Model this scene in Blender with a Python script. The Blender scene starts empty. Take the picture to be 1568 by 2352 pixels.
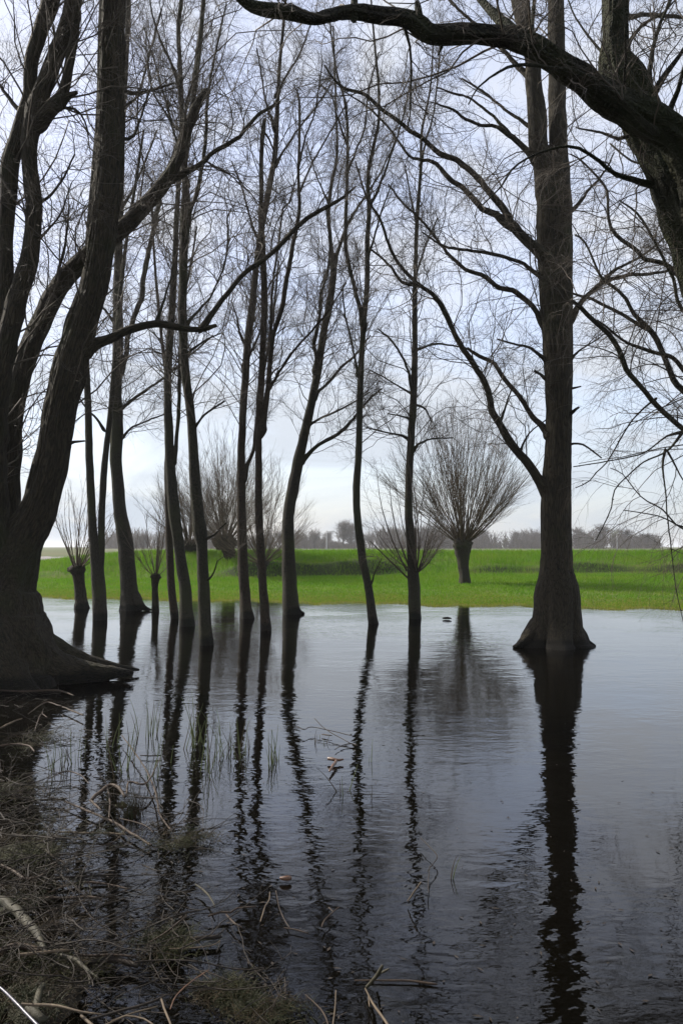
import bpy, math, random
import numpy as np
from mathutils import Vector, noise as mn

random.seed(7)
rng = np.random.default_rng(7)
sc = bpy.context.scene
COL = sc.collection

# ------------------------------------------------------------------ camera
F = 1901.0            # focal length in the picture's units (picture is 1568 x 2352)
CX, CY = 784.0, 1176.0
HEYE = 1.6
TH = math.atan(80.0 / F)
cam_d = bpy.data.cameras.new('camera')
cam = bpy.data.objects.new('camera', cam_d)
COL.objects.link(cam)
cam.location = (0, 0, HEYE)
cam.rotation_euler = (math.pi / 2 + TH, 0, 0)
cam_d.sensor_fit = 'VERTICAL'
cam_d.sensor_height = 24.0
cam_d.lens = 24.0 * F / 2352.0
cam_d.clip_start = 0.05
cam_d.clip_end = 20000
sc.camera = cam
CT, ST = math.cos(TH), math.sin(TH)


def ray(px, py):
    cx, cy = (px - CX) / F, (CY - py) / F
    return Vector((cx, CT - cy * ST, ST + cy * CT))


def at(px, py, Y):
    """point seen at a picture position, Y metres in front of the eye"""
    d = ray(px, py)
    s = Y / d.y
    return Vector((d.x * s, Y, HEYE + d.z * s)), s


def on(px, py, z=0.0):
    """point seen at a picture position on the level z"""
    d = ray(px, py)
    s = (z - HEYE) / d.z
    return Vector((d.x * s, d.y * s, z)), s


def depth_of(py, z=0.0):
    return on(CX, py, z)[0].y


# ------------------------------------------------------------------ materials
def new_mat(name):
    m = bpy.data.materials.new(name)
    m.use_nodes = True
    nt = m.node_tree
    nt.nodes.clear()
    return m, nt


class NT:
    def __init__(self, nt):
        self.nt = nt

    def n(self, typ, **kw):
        nd = self.nt.nodes.new(typ)
        for k, v in kw.items():
            if k.startswith('_'):
                setattr(nd, k[1:], v)
            else:
                nd.inputs[k.replace('__', ' ')].default_value = v
        return nd

    def l(self, a, b):
        self.nt.links.new(a, b)

    def ramp(self, fac, stops):
        r = self.nt.nodes.new('ShaderNodeValToRGB')
        el = r.color_ramp.elements
        while len(el) > 1:
            el.remove(el[-1])
        for i, (p, c) in enumerate(stops):
            e = el[0] if i == 0 else el.new(p)
            e.position = p
            e.color = (*c, 1) if len(c) == 3 else c
        self.l(fac, r.inputs[0])
        return r.outputs[0]

    def math(self, op, a, b=None, c=None):
        m = self.nt.nodes.new('ShaderNodeMath')
        m.operation = op
        for i, v in enumerate((a, b, c)):
            if v is None:
                continue
            if isinstance(v, (int, float)):
                m.inputs[i].default_value = v
            else:
                self.l(v, m.inputs[i])
        return m.outputs[0]

    def mix(self, fac, a, b, mode='MIX'):
        m = self.nt.nodes.new('ShaderNodeMix')
        m.data_type = 'RGBA'
        m.blend_type = mode
        for sock, v in ((m.inputs[0], fac), (m.inputs[6], a), (m.inputs[7], b)):
            if isinstance(v, (int, float)):
                sock.default_value = v
            elif isinstance(v, tuple):
                sock.default_value = (*v, 1)
            else:
                self.l(v, sock)
        return m.outputs[2]

    def mapping(self, vec, scale):
        m = self.nt.nodes.new('ShaderNodeMapping')
        m.inputs['Scale'].default_value = scale
        self.l(vec, m.inputs['Vector'])
        return m.outputs[0]

    def noise(self, vec, scale, detail=4, rough=0.55, dist=0.0):
        t = self.n('ShaderNodeTexNoise', Scale=scale, Detail=detail, Roughness=rough, Distortion=dist)
        if vec is not None:
            self.l(vec, t.inputs['Vector'])
        return t.outputs['Fac']


def bark_mat(name, c_dark, c_light, moss=(0.035, 0.045, 0.012), moss_amt=0.3, furrow=1.0, stretch=0.16):
    m, nt = new_mat(name)
    q = NT(nt)
    at_ = q.n('ShaderNodeAttribute', _attribute_name='bark_co')
    v = at_.outputs['Vector']
    vm = q.mapping(v, (1, 1, stretch))
    vor = q.n('ShaderNodeTexVoronoi', Scale=48.0, _feature='DISTANCE_TO_EDGE')
    nz = q.n('ShaderNodeTexNoise', Scale=9.0, Detail=3.0)
    q.l(vm, nz.inputs['Vector'])
    vadd = q.n('ShaderNodeVectorMath', _operation='MULTIPLY_ADD')
    q.l(nz.outputs['Color'], vadd.inputs[0])
    vadd.inputs[1].default_value = (0.09, 0.09, 0.05)
    q.l(vm, vadd.inputs[2])
    q.l(vadd.outputs[0], vor.inputs['Vector'])
    n1 = q.noise(vm, 60.0, 5, 0.65)
    n2 = q.noise(v, 3.0, 4, 0.6)
    n3 = q.noise(v, 1.3, 3, 0.6)
    plate = q.math('SMOOTH_MIN', q.math('MULTIPLY', vor.outputs['Distance'], 5.0), 1.0, 0.3)
    hgt = q.math('MULTIPLY_ADD', n1, 0.55, plate)
    c = q.ramp(q.math('MULTIPLY_ADD', n1, 0.6, q.math('MULTIPLY', plate, 0.4)),
               [(0.25, c_dark), (0.75, c_light)])
    c = q.mix(q.math('MULTIPLY', n2, 0.4), c, tuple(x * 0.5 for x in c_light))
    if moss_amt > 0:
        mf = q.ramp(n3, [(0.62 - 0.35 * moss_amt, (0, 0, 0)), (0.78 - 0.3 * moss_amt, (1, 1, 1))])
        c = q.mix(q.math('MULTIPLY', mf, 0.75), c, moss)
    gp = q.n('ShaderNodeNewGeometry')
    sz = q.n('ShaderNodeSeparateXYZ')
    q.l(gp.outputs['Position'], sz.inputs[0])
    wet = q.ramp(q.math('MULTIPLY_ADD', n2, -0.22, sz.outputs['Z']), [(0.0, (0.35,) * 3), (0.07, (1,) * 3)])
    c = q.mix(1.0, c, wet, 'MULTIPLY')
    b = q.n('ShaderNodeBump', Strength=1.0 * furrow, Distance=0.018)
    q.l(hgt, b.inputs['Height'])
    p = q.n('ShaderNodeBsdfPrincipled', Roughness=0.9)
    p.inputs['Specular IOR Level'].default_value = 0.25
    q.l(c, p.inputs['Base Color'])
    q.l(b.outputs[0], p.inputs['Normal'])
    o = q.n('ShaderNodeOutputMaterial')
    q.l(p.outputs[0], o.inputs['Surface'])
    return m


M = {}
M['bark'] = bark_mat('willow_bark', (0.006, 0.005, 0.0035), (0.044, 0.036, 0.021), moss=(0.024, 0.027, 0.010), moss_amt=0.25, stretch=0.10)
M['bark_pole'] = bark_mat('pole_bark', (0.008, 0.0065, 0.005), (0.040, 0.036, 0.024), moss=(0.032, 0.035, 0.014), moss_amt=0.35, furrow=0.6, stretch=0.3)
M['bark_pole_green'] = bark_mat('greenish_pole_bark', (0.007, 0.006, 0.0045), (0.036, 0.033, 0.021), moss=(0.028, 0.030, 0.013), moss_amt=0.45, furrow=0.6, stretch=0.3)
M['bark_pole_brown'] = bark_mat('brown_pole_bark', (0.009, 0.0065, 0.0045), (0.046, 0.034, 0.021), moss=(0.026, 0.026, 0.012), moss_amt=0.2, furrow=0.8, stretch=0.2)
M['bark_moss'] = bark_mat('mossy_bark', (0.006, 0.005, 0.004), (0.034, 0.030, 0.020), moss=(0.020, 0.025, 0.007), moss_amt=0.75, furrow=1.2, stretch=0.6)


def simple_mat(name, col, col2, scale=8.0, rough=0.8, spec=0.3, bump=0.0, trans=0.0, tcol=None, big=None):
    m, nt = new_mat(name)
    q = NT(nt)
    g = q.n('ShaderNodeNewGeometry')
    n1 = q.noise(g.outputs['Position'], scale, 4, 0.6)
    c = q.ramp(n1, [(0.3, col), (0.7, col2)])
    if big:
        n2 = q.noise(g.outputs['Position'], big[0], 3, 0.55)
        c = q.mix(q.ramp(n2, [(0.4, (0, 0, 0)), (0.65, (1, 1, 1))]), c, big[1])
    p = q.n('ShaderNodeBsdfPrincipled', Roughness=rough)
    p.inputs['Specular IOR Level'].default_value = spec
    q.l(c, p.inputs['Base Color'])
    if bump:
        b = q.n('ShaderNodeBump', Strength=1.0, Distance=bump)
        q.l(q.noise(g.outputs['Position'], scale * 4, 5, 0.65), b.inputs['Height'])
        q.l(b.outputs[0], p.inputs['Normal'])
    o = q.n('ShaderNodeOutputMaterial')
    if trans:
        t = q.n('ShaderNodeBsdfTranslucent')
        if tcol:
            t.inputs['Color'].default_value = (*tcol, 1)
        else:
            q.l(c, t.inputs['Color'])
        mx = q.n('ShaderNodeMixShader', Fac=trans)
        q.l(p.outputs[0], mx.inputs[1])
        q.l(t.outputs[0], mx.inputs[2])
        q.l(mx.outputs[0], o.inputs['Surface'])
    else:
        q.l(p.outputs[0], o.inputs['Surface'])
    return m


M['twig'] = simple_mat('twig_bark', (0.032, 0.025, 0.018), (0.065, 0.05, 0.035), 3.0, 0.7, 0.3)
M['rod'] = simple_mat('pollard_rod_bark', (0.042, 0.029, 0.018), (0.08, 0.056, 0.034), 3.0, 0.65, 0.35)
M['far_twig'] = simple_mat('far_tree_bark', (0.055, 0.043, 0.033), (0.10, 0.08, 0.062), 0.4, 0.9, 0.1)
M['far_bud'] = simple_mat('far_budding_twig', (0.10, 0.11, 0.04), (0.16, 0.15, 0.07), 0.4, 0.9, 0.1)
M['far_fir'] = simple_mat('far_conifer', (0.02, 0.03, 0.015), (0.035, 0.05, 0.02), 0.8, 0.9, 0.1)
M['stick_pale'] = simple_mat('peeled_stick', (0.05, 0.036, 0.023), (0.12, 0.09, 0.058), 12.0, 0.6, 0.2, 0.003)
M['stick_brown'] = simple_mat('wet_brown_stick', (0.018, 0.012, 0.008), (0.055, 0.037, 0.024), 12.0, 0.65, 0.18, 0.003)
M['stick_dark'] = simple_mat('wet_dark_stick', (0.012, 0.010, 0.008), (0.034, 0.026, 0.019), 12.0, 0.65, 0.15, 0.003)
M['stick_red'] = simple_mat('red_brown_wood', (0.055, 0.026, 0.013), (0.13, 0.062, 0.03), 20.0, 0.4, 0.5, 0.003)
M['stick_moss'] = simple_mat('mossy_stick', (0.014, 0.013, 0.006), (0.036, 0.031, 0.016), 14.0, 0.7, 0.3, 0.004)
M['stick_shiny'] = simple_mat('shiny_wet_stick', (0.035, 0.033, 0.045), (0.11, 0.105, 0.14), 12.0, 0.3, 0.5, 0.001)
M['reed'] = simple_mat('reed_blade', (0.05, 0.075, 0.018), (0.10, 0.12, 0.035), 3.0, 0.5, 0.4, 0, 0.35)
M['tuft'] = simple_mat('bank_grass', (0.014, 0.020, 0.005), (0.050, 0.050, 0.015), 5.0, 0.55, 0.25, 0, 0.35)
M['straw'] = simple_mat('dead_straw', (0.022, 0.016, 0.009), (0.075, 0.054, 0.027), 6.0, 0.6, 0.2, 0, 0.3)
M['grass'] = simple_mat('meadow_grass', (0.052, 0.124, 0.008), (0.090, 0.188, 0.012), 1.6, 0.6, 0.12, 0, 0.4, (0.115, 0.25, 0.012), big=(0.55, (0.135, 0.17, 0.022)))
M['grass_shore'] = simple_mat('shore_grass', (0.13, 0.15, 0.02), (0.21, 0.20, 0.045), 3.0, 0.6, 0.15, 0, 0.35, (0.20, 0.24, 0.03))
M['mud'] = simple_mat('mud', (0.010, 0.008, 0.006), (0.022, 0.018, 0.012), 4.0, 0.75, 0.12, 0.02, big=(1.7, (0.02, 0.022, 0.008)))
M['rock'] = simple_mat('river_stone_bank', (0.16, 0.15, 0.15), (0.24, 0.22, 0.21), 1.0, 0.9, 0.2)
M['metal'] = simple_mat('galvanised_pole', (0.3, 0.3, 0.31), (0.38, 0.38, 0.39), 1.0, 0.5, 0.5)


# ------------------------------------------------------------------ object helpers
def tag(o, label=None, cat=None, group=None, kind=None):
    if label:
        o['label'] = label
    if cat:
        o['category'] = cat
    if group:
        o['group'] = group
    if kind:
        o['kind'] = kind
    return o


def empty(name, loc, label, cat, group=None):
    o = bpy.data.objects.new(name, None)
    o.empty_display_size = 0.3
    COL.objects.link(o)
    o.location = loc
    return tag(o, label, cat, group)


def mesh_obj(name, V, Fc, mat, parent=None, smooth=True, bark=None, origin=None):
    """one mesh object from numpy vertices (world coordinates) and quad / triangle index arrays"""
    V = np.asarray(V, dtype=np.float32)
    org = Vector((0, 0, 0))
    if parent is not None:
        org = parent.location.copy()
        pp = parent.parent
        while pp is not None:
            org = org + pp.location
            pp = pp.parent
    elif origin is not None:
        org = Vector(origin)
    V = V - np.array(org, dtype=np.float32)
    me = bpy.data.meshes.new(name)
    lists = Fc if isinstance(Fc, list) else [Fc]
    lists = [np.asarray(f, dtype=np.int32) for f in lists if len(f)]
    nl = sum(f.size for f in lists)
    nf = sum(len(f) for f in lists)
    me.vertices.add(len(V))
    me.vertices.foreach_set('co', V.ravel())
    me.loops.add(nl)
    me.polygons.add(nf)
    me.loops.foreach_set('vertex_index', np.concatenate([f.ravel() for f in lists]))
    st, k = [], 0
    for f in lists:
        st.append(np.arange(len(f), dtype=np.int32) * f.shape[1] + k)
        k += f.size
    me.polygons.foreach_set('loop_start', np.concatenate(st))
    me.update(calc_edges=True)
    if smooth:
        me.polygons.foreach_set('use_smooth', np.ones(nf, dtype=bool))
    if bark is not None:
        a = me.attributes.new('bark_co', 'FLOAT_VECTOR', 'POINT')
        a.data.foreach_set('vector', np.asarray(bark, dtype=np.float32).ravel())
    me.materials.append(mat)
    o = bpy.data.objects.new(name, me)
    COL.objects.link(o)
    if parent is not None:
        o.parent = parent
    else:
        o.location = org
    return o


class Geo:
    """collects shapes that belong to one mesh"""

    def __init__(self):
        self.V, self.Q, self.T, self.B, self.k = [], [], [], [], 0

    def add(self, V, Q=None, T=None, B=None):
        V = np.asarray(V, dtype=np.float32).reshape(-1, 3)
        if Q is not None and len(Q):
            self.Q.append(np.asarray(Q, dtype=np.int32).reshape(-1, 4) + self.k)
        if T is not None and len(T):
            self.T.append(np.asarray(T, dtype=np.int32).reshape(-1, 3) + self.k)
        self.V.append(V)
        self.B.append(np.asarray(B, dtype=np.float32).reshape(-1, 3) if B is not None else V.copy())
        self.k += len(V)

    def build(self, name, mat, parent=None, smooth=True, bark=False, origin=None):
        if not self.V:
            return None
        fl = []
        if self.Q:
            fl.append(np.concatenate(self.Q))
        if self.T:
            fl.append(np.concatenate(self.T))
        return mesh_obj(name, np.concatenate(self.V), fl, mat, parent, smooth,
                        np.concatenate(self.B) if bark else None, origin)


def unit(a):
    return a / np.maximum(np.linalg.norm(a, axis=-1, keepdims=True), 1e-9)


def tubes(P, R, S):
    """P (N,M,3), R (N,M): N thin tubes with S sides -> vertices, quads"""
    N, Mn = R.shape
    T = np.empty_like(P)
    T[:, 1:-1] = P[:, 2:] - P[:, :-2]
    T[:, 0] = P[:, 1] - P[:, 0]
    T[:, -1] = P[:, -1] - P[:, -2]
    T = unit(T)
    d = unit(P[:, -1] - P[:, 0])
    ref = np.where(np.abs(d[:, 2:3]) < 0.8, np.array([[0, 0, 1.0]]), np.array([[1.0, 0, 0]]))
    A = unit(np.cross(T, ref[:, None, :]))
    Bv = np.cross(T, A)
    an = np.arange(S) * 2 * math.pi / S
    ca, sa = np.cos(an), np.sin(an)
    V = P[:, :, None, :] + R[:, :, None, None] * (A[:, :, None, :] * ca[None, None, :, None] + Bv[:, :, None, :] * sa[None, None, :, None])
    idx = np.arange(N * Mn * S).reshape(N, Mn, S)
    a = idx[:, :-1, :]
    b = idx[:, 1:, :]
    Q = np.stack([a, np.roll(a, -1, 2), np.roll(b, -1, 2), b], axis=-1).reshape(-1, 4)
    return V.reshape(-1, 3), Q


def catmull(pts, step):
    """smooth a list of rows (x,y,z,r) and resample to about step metres"""
    p = np.asarray(pts, dtype=float)
    if len(p) == 2:
        p = np.stack([p[0], (p[0] * 2 + p[1]) / 3, (p[0] + p[1] * 2) / 3, p[1]])
    q = np.vstack([2 * p[0] - p[1], p, 2 * p[-1] - p[-2]])
    out = []
    for i in range(1, len(q) - 2):
        a, b, c, d = q[i - 1], q[i], q[i + 1], q[i + 2]
        ln = np.linalg.norm((c - b)[:3])
        n = max(1, int(round(ln / step)))
        t = (np.arange(n) / n)[:, None]
        out.append(0.5 * (2 * b + (c - a) * t + (2 * a - 5 * b + 4 * c - d) * t ** 2 + (3 * b - a - 3 * c + d) * t ** 3))
    out.append(p[-1:])
    o = np.vstack(out)
    o[:, 3] = np.maximum(o[:, 3], 0.002)
    return o


def crook(path, amp, seed, freq=1.3):
    """small natural crookedness: shifts of amp*radius along the path"""
    s = np.concatenate([[0], np.cumsum(np.linalg.norm(np.diff(path[:, :3], axis=0), axis=1))])
    for i in range(len(path)):
        r = path[i, 3]
        f = freq / max(0.05, min(0.25, r * 2.5)) * 0.25
        v = mn.noise_vector(Vector((s[i] * f, seed * 7.13, 2.0)))
        v2 = mn.noise_vector(Vector((s[i] * f * 3.1, seed * 3.7, 9.0)))
        path[i, :3] += (np.array(v) + 0.4 * np.array(v2)) * amp * r
    return path


def limb(geo, path, S, rough=0.06, seed=0, flare=None, cap=True, lobes=None):
    """a tapering, uneven limb along path rows (x,y,z,r); flare/lobes shape a buttressed foot"""
    P = path[:, :3]
    n = len(P)
    T = np.gradient(P, axis=0)
    T = unit(T)
    ref = np.array([0.0, 1.0, 0.0]) if abs(T[0][1]) < 0.9 else np.array([1.0, 0, 0])
    A = np.cross(T[0], ref)
    A /= np.linalg.norm(A)
    V = np.empty((n, S, 3))
    B = np.empty((n, S, 3))
    s = 0.0
    for i in range(n):
        if i:
            A = A - T[i] * np.dot(A, T[i])
            A /= np.linalg.norm(A)
            s += np.linalg.norm(P[i] - P[i - 1])
        Bn = np.cross(T[i], A)
        r = path[i, 3]
        for k in range(S):
            a = 2 * math.pi * k / S
            ca, sa = math.cos(a), math.sin(a)
            d = A * ca + Bn * sa
            rr = r
            co = Vector((ca * r * 1.0 + seed * 3.3, sa * r + seed, s * 0.45))
            if rough:
                rr *= 1 + rough * (mn.noise(co * 6) + 0.55 * mn.noise(Vector((ca * 4 + seed, sa * 4, s * 0.5)) * 1.3))
                rr += 0.011 * rough / 0.06 * min(1, r * 8) * (mn.noise(Vector((ca * r * 42, sa * r * 42, s * 4 + seed))) - 0.5 * abs(mn.noise(Vector((ca * r * 22, sa * r * 22, s * 1.6 + seed)))))
            if lobes:
                g, cnt, ph, pw = lobes(P[i][2])
                wv = abs(math.cos(cnt * 0.5 * (math.atan2(d[1], d[0]) + ph))) ** pw
                rr *= 1 - g + 1.0 * g * wv
            V[i, k] = P[i] + d * rr
            B[i, k] = (ca * r + seed * 1.7, sa * r, s)
    idx = np.arange(n * S).reshape(n, S)
    a, b = idx[:-1], idx[1:]
    Q = np.stack([a, np.roll(a, -1, 1), np.roll(b, -1, 1), b], -1).reshape(-1, 4)
    VV = V.reshape(-1, 3)
    BB = B.reshape(-1, 3)
    Tr = []
    if cap:
        e = T[-1] * path[-1, 3] * 0.5
        VV = np.vstack([VV, P[-1] + e])
        BB = np.vstack([BB, BB[-1]])
        Tr = [[idx[-1, k], idx[-1, (k + 1) % S], n * S] for k in range(S)]
    geo.add(VV, Q, Tr, BB)


def grow(P, R, per, M2, tr, ang, length, rad, up, wig, droop=0.0, tpow=1.0, seed=0):
    """children on the parent twigs P (N,M,3): returns (K,M2,3),(K,M2)"""
    N, Mn = R.shape
    g = np.random.default_rng(seed)
    cnt = g.poisson(per, N) if np.isscalar(per) else g.poisson(per)
    own = np.repeat(np.arange(N), cnt)
    K = len(own)
    if K == 0:
        return np.zeros((0, M2, 3)), np.zeros((0, M2))
    t = tr[0] + (tr[1] - tr[0]) * g.random(K) ** tpow
    f = t * (Mn - 1)
    i = np.minimum(f.astype(int), Mn - 2)
    w = (f - i)[:, None]
    p0 = P[own, i] * (1 - w) + P[own, i + 1] * w
    r0 = R[own, i] * (1 - w[:, 0]) + R[own, i + 1] * w[:, 0]
    T = unit(P[own, i + 1] - P[own, i])
    rv = unit(g.normal(size=(K, 3)))
    pr = unit(np.cross(T, rv))
    a = np.radians(g.uniform(ang[0], ang[1], K))[:, None]
    d = unit(T * np.cos(a) + pr * np.sin(a) + np.array([0, 0, up]) * np.sin(a))
    pl = np.linalg.norm(P[:, -1] - P[:, 0], axis=1)[own]
    L = g.uniform(length[0], length[1], K) * (1.0 - 0.45 * t)
    L = np.minimum(L, pl * 0.95)
    r1 = np.minimum(r0 * 0.75, g.uniform(rad[0], rad[1], K))
    out = np.empty((K, M2, 3))
    out[:, 0] = p0
    st = (L / (M2 - 1))[:, None]
    for k in range(1, M2):
        out[:, k] = out[:, k - 1] + d * st
        d = unit(d + g.normal(size=(K, 3)) * wig + np.array([0, 0, up * 0.12 - droop * (0.35 + k / M2)]))
    rr = r1[:, None] * np.linspace(1, 0.45, M2)[None, :]
    return out, rr


# ------------------------------------------------------------------ world, sun
SUN_AZ, SUN_EL = -62.0, 38.0
w = bpy.data.worlds.new('World')
sc.world = w
w.use_nodes = True
q = NT(w.node_tree)
w.node_tree.nodes.clear()
sky = q.n('ShaderNodeTexSky', _sky_type='NISHITA', _sun_disc=False, _sun_elevation=math.radians(SUN_EL),
          _sun_rotation=math.radians(SUN_AZ), _air_density=1.0, _dust_density=1.0, _ozone_density=1.8, _altitude=0)
tc = q.n('ShaderNodeTexCoord')
vm = q.n('ShaderNodeVectorMath', _operation='MULTIPLY')
q.l(tc.outputs['Generated'], vm.inputs[0])
vm.inputs[1].default_value = (1.0, 1.0, 3.2)
cl = q.noise(vm.outputs[0], 3.0, 8, 0.62, 1.0)
veil = q.ramp(cl, [(0.38, (0.50,) * 3), (0.60, (1.0,) * 3)])
bw = q.n('ShaderNodeRGBToBW')
q.l(sky.outputs[0], bw.inputs[0])
comb = q.n('ShaderNodeCombineColor')
# thin high cloud: scatters sunlight forward, so it follows the brightness of the sky around it
for k, sck in enumerate(('Red', 'Green', 'Blue')):
    q.l(q.math('MULTIPLY', q.math('POWER', bw.outputs[0], 0.10), (3.14, 3.30, 3.58)[k]), comb.inputs[sck])
tint = q.mix(1.0, sky.outputs[0], (1.35, 1.15, 1.12), 'MULTIPLY')
cs = q.mix(veil, tint, comb.outputs[0])
sz = q.n('ShaderNodeSeparateXYZ')
q.l(tc.outputs['Generated'], sz.inputs[0])
cs = q.mix(1.0, cs, q.ramp(sz.outputs['Z'], [(0.0, (0.69, 0.75, 0.80)), (0.10, (0.89, 0.93, 0.96)), (0.32, (1.17, 1.16, 1.17))]), 'MULTIPLY')
bg = q.n('ShaderNodeBackground', Strength=0.12)
q.l(cs, bg.inputs['Color'])
wo = q.n('ShaderNodeOutputWorld')
q.l(bg.outputs[0], wo.inputs['Surface'])

sd = bpy.data.lights.new('sun', 'SUN')
sd.energy = 4.8
sd.angle = math.radians(0.6)
sd.color = (1.0, 0.93, 0.82)
so = bpy.data.objects.new('sun', sd)
COL.objects.link(so)
sv = Vector((math.sin(math.radians(SUN_AZ)) * math.cos(math.radians(SUN_EL)), math.cos(math.radians(SUN_AZ)) * math.cos(math.radians(SUN_EL)), math.sin(math.radians(SUN_EL))))
so.rotation_euler = sv.to_track_quat('Z', 'Y').to_euler()
so.location = (-20, 20, 30)
sc.view_settings.view_transform = 'Standard'
sc.view_settings.look = 'None'
sc.view_settings.exposure = 0.85
sc.view_settings.gamma = 1.0
sc.cycles.max_bounces = 8
sc.cycles.transparent_max_bounces = 12
sc.cycles.use_denoising = True
sc.cycles.denoiser = 'OPENIMAGEDENOISE'
sc.cycles.denoising_input_passes = 'RGB_ALBEDO_NORMAL'
sc.cycles.denoising_prefilter = 'ACCURATE'
sc.cycles.denoising_quality = 'HIGH'


# ------------------------------------------------------------------ ground
def sstep(a, b, x):
    t = np.clip((x - a) / (b - a), 0, 1)
    return t * t * (3 - 2 * t)


def shore_y(x):
    xc = np.clip(x, -14, 14)
    return 23.6 - 0.29 * xc + 0.30 * np.sin(xc * 1.7) + 0.22 * np.sin(xc * 4.1 + 1) + 0.16 * np.sin(xc * 9.7 + 2) * np.sin(xc * 2.3)


def fnoise(x, y, sc_, seed=0.0, octv=3):
    out = np.zeros(x.shape)
    flat = out.ravel()
    xs, ys = x.ravel(), y.ravel()
    for i in range(len(flat)):
        flat[i] = mn.fractal(Vector((xs[i] * sc_, ys[i] * sc_, seed)), 1.0, 2.0, octv)
    return flat.reshape(x.shape)


HUMMOCKS = [(60, 1955, .45, .12), (30, 2080, .3, .09), (280, 1850, .16, .06), (425, 1935, .22, .09), (395, 2185, .2, .10),
            (560, 2315, .2, .10), (620, 2345, .16, .08), (505, 2290, .14, .07), (60, 2200, .3, .10), (120, 2260, .25, .1),
            (210, 2215, .16, .06), (90, 2330, .3, .1)]
HUM = [(on(a, b)[0].x, on(a, b)[0].y, r_, h_) for a, b, r_, h_ in HUMMOCKS]


def near_z(x, y, nz):
    edge = -0.33 * y - 0.40 - x + 0.25 * nz
    land = sstep(-0.6, 0.7, edge)
    back = sstep(2.6, 1.4, y)
    z = -0.26 + 0.06 * nz
    z = z + 0.13 * land + 0.09 * land * nz
    for (hx, hy, r_, h_) in HUM:
        g = np.exp(-((x - hx) ** 2 + (y - hy) ** 2) / (2 * (r_ * 0.6) ** 2))
        z = np.maximum(z, z * (1 - g) + (0.0 + h_ * 0.35 + 0.04 * nz) * g)
    z = z * (1 - back) + 0.15 * back
    return z


def dike_z(x, y):
    s = y - shore_y(x)
    z = -0.30 * sstep(0, 3.0, -s) - 0.02 * (s < 0) + 0.022 * np.clip(s, 0, 16) * 1.0
    foot = 36.3 + 0.6 * np.sin(x * 0.23) + 0.02 * x
    rise = sstep(0, 6.0, y - foot) * (0.8 + 0.2 * sstep(0, 6.0, y - foot))
    hgt = 0.90 * sstep(-21, -9.0, x)
    z = z + hgt * rise
    cut = 1.1 * sstep(-7.5, -3.0, x) * sstep(4.5, 1.0, x) + 0.75 * sstep(4.5, 7.5, x) + 0.5 * sstep(-8, -13, x) + 0.15 * np.sin(x * 1.3)
    z = z + hgt * 0.62 * cut * (sstep(-0.05, 1.0, y - foot) - sstep(1.8, 5.8, y - foot)) 
    # beyond the crest it falls away to the polder
    z = z - (hgt + 0.5) * sstep(46, 54, y) * 1.0
    return z


def grid_obj(name, xs, ys, zf, mat, kind='structure'):
    X, Y = np.meshgrid(xs, ys)
    Z = zf(X, Y)
    V = np.stack([X, Y, Z], -1).reshape(-1, 3)
    idx = np.arange(len(xs) * len(ys)).reshape(len(ys), len(xs))
    Q = np.stack([idx[:-1, :-1], idx[:-1, 1:], idx[1:, 1:], idx[1:, :-1]], -1).reshape(-1, 4)
    o = mesh_obj(name, V, Q, mat)
    o['kind'] = kind
    return o


xs = np.concatenate([np.linspace(-40, -5.2, 12), np.arange(-5, 2.2, 0.045), np.linspace(2.5, 40, 14)])
ys = np.concatenate([np.linspace(-12, 1.2, 8), np.arange(1.5, 9.5, 0.05), np.linspace(9.8, 18.6, 12)])
grid_obj('ground', xs, ys, lambda X, Y: np.where(Y > 18.5, -0.3, near_z(X, Y, fnoise(X, Y, 2.2, 3.0, 4)) - 0.0 * X), M['mud'])

xs = np.concatenate([np.linspace(-120, -31, 10), np.arange(-30, 30.1, 0.3), np.linspace(31, 120, 10)])
ys = np.concatenate([np.arange(18.6, 58.1, 0.25)])


def meadow_f(X, Y):
    z = dike_z(X, Y)
    return z + 0.02 * fnoise(X, Y, 0.9, 8.0, 4) * (z > 0.02) + 0.05 * fnoise(X, Y, 0.28, 4.0, 2) * (z > 0.35)


# meadow with its dike: grass with worn, yellower ground by the waterline
m, nt = new_mat('meadow')
q = NT(nt)
g = q.n('ShaderNodeNewGeometry')
pos = g.outputs['Position']
n1 = q.noise(pos, 1.1, 5, 0.65)
n2 = q.noise(q.mapping(pos, (0.35, 1, 1)), 1.6, 5, 0.7)
sx = q.n('ShaderNodeSeparateXYZ')
q.l(pos, sx.inputs[0])
c = q.ramp(n1, [(0.3, (0.045, 0.095, 0.007)), (0.7, (0.075, 0.135, 0.011))])
c = q.mix(q.ramp(n2, [(0.42, (0, 0, 0)), (0.62, (0.8,) * 3)]), c, (0.10, 0.115, 0.02))
sh = q.math('ADD', sx.outputs['Z'], q.math('MULTIPLY_ADD', n1, 0.12, -0.06))
c = q.mix(q.ramp(sh, [(0.0, (1, 1, 1)), (0.14, (0, 0, 0))]), c, (0.075, 0.085, 0.022))
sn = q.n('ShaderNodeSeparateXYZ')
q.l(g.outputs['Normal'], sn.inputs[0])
# steep foot of the dike: band of shade painted in as dark green
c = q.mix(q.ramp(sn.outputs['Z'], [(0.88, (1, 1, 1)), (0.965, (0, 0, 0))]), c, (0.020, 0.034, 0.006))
b = q.n('ShaderNodeBump', Strength=1.0, Distance=0.06)
q.l(q.noise(pos, 14.0, 5, 0.7), b.inputs['Height'])
p = q.n('ShaderNodeBsdfPrincipled', Roughness=0.8)
p.inputs['Specular IOR Level'].default_value = 0.15
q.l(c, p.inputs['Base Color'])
q.l(b.outputs[0], p.inputs['Normal'])
o = q.n('ShaderNodeOutputMaterial')
q.l(p.outputs[0], o.inputs['Surface'])
grid_obj('meadow', xs, ys, meadow_f, m)

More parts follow.
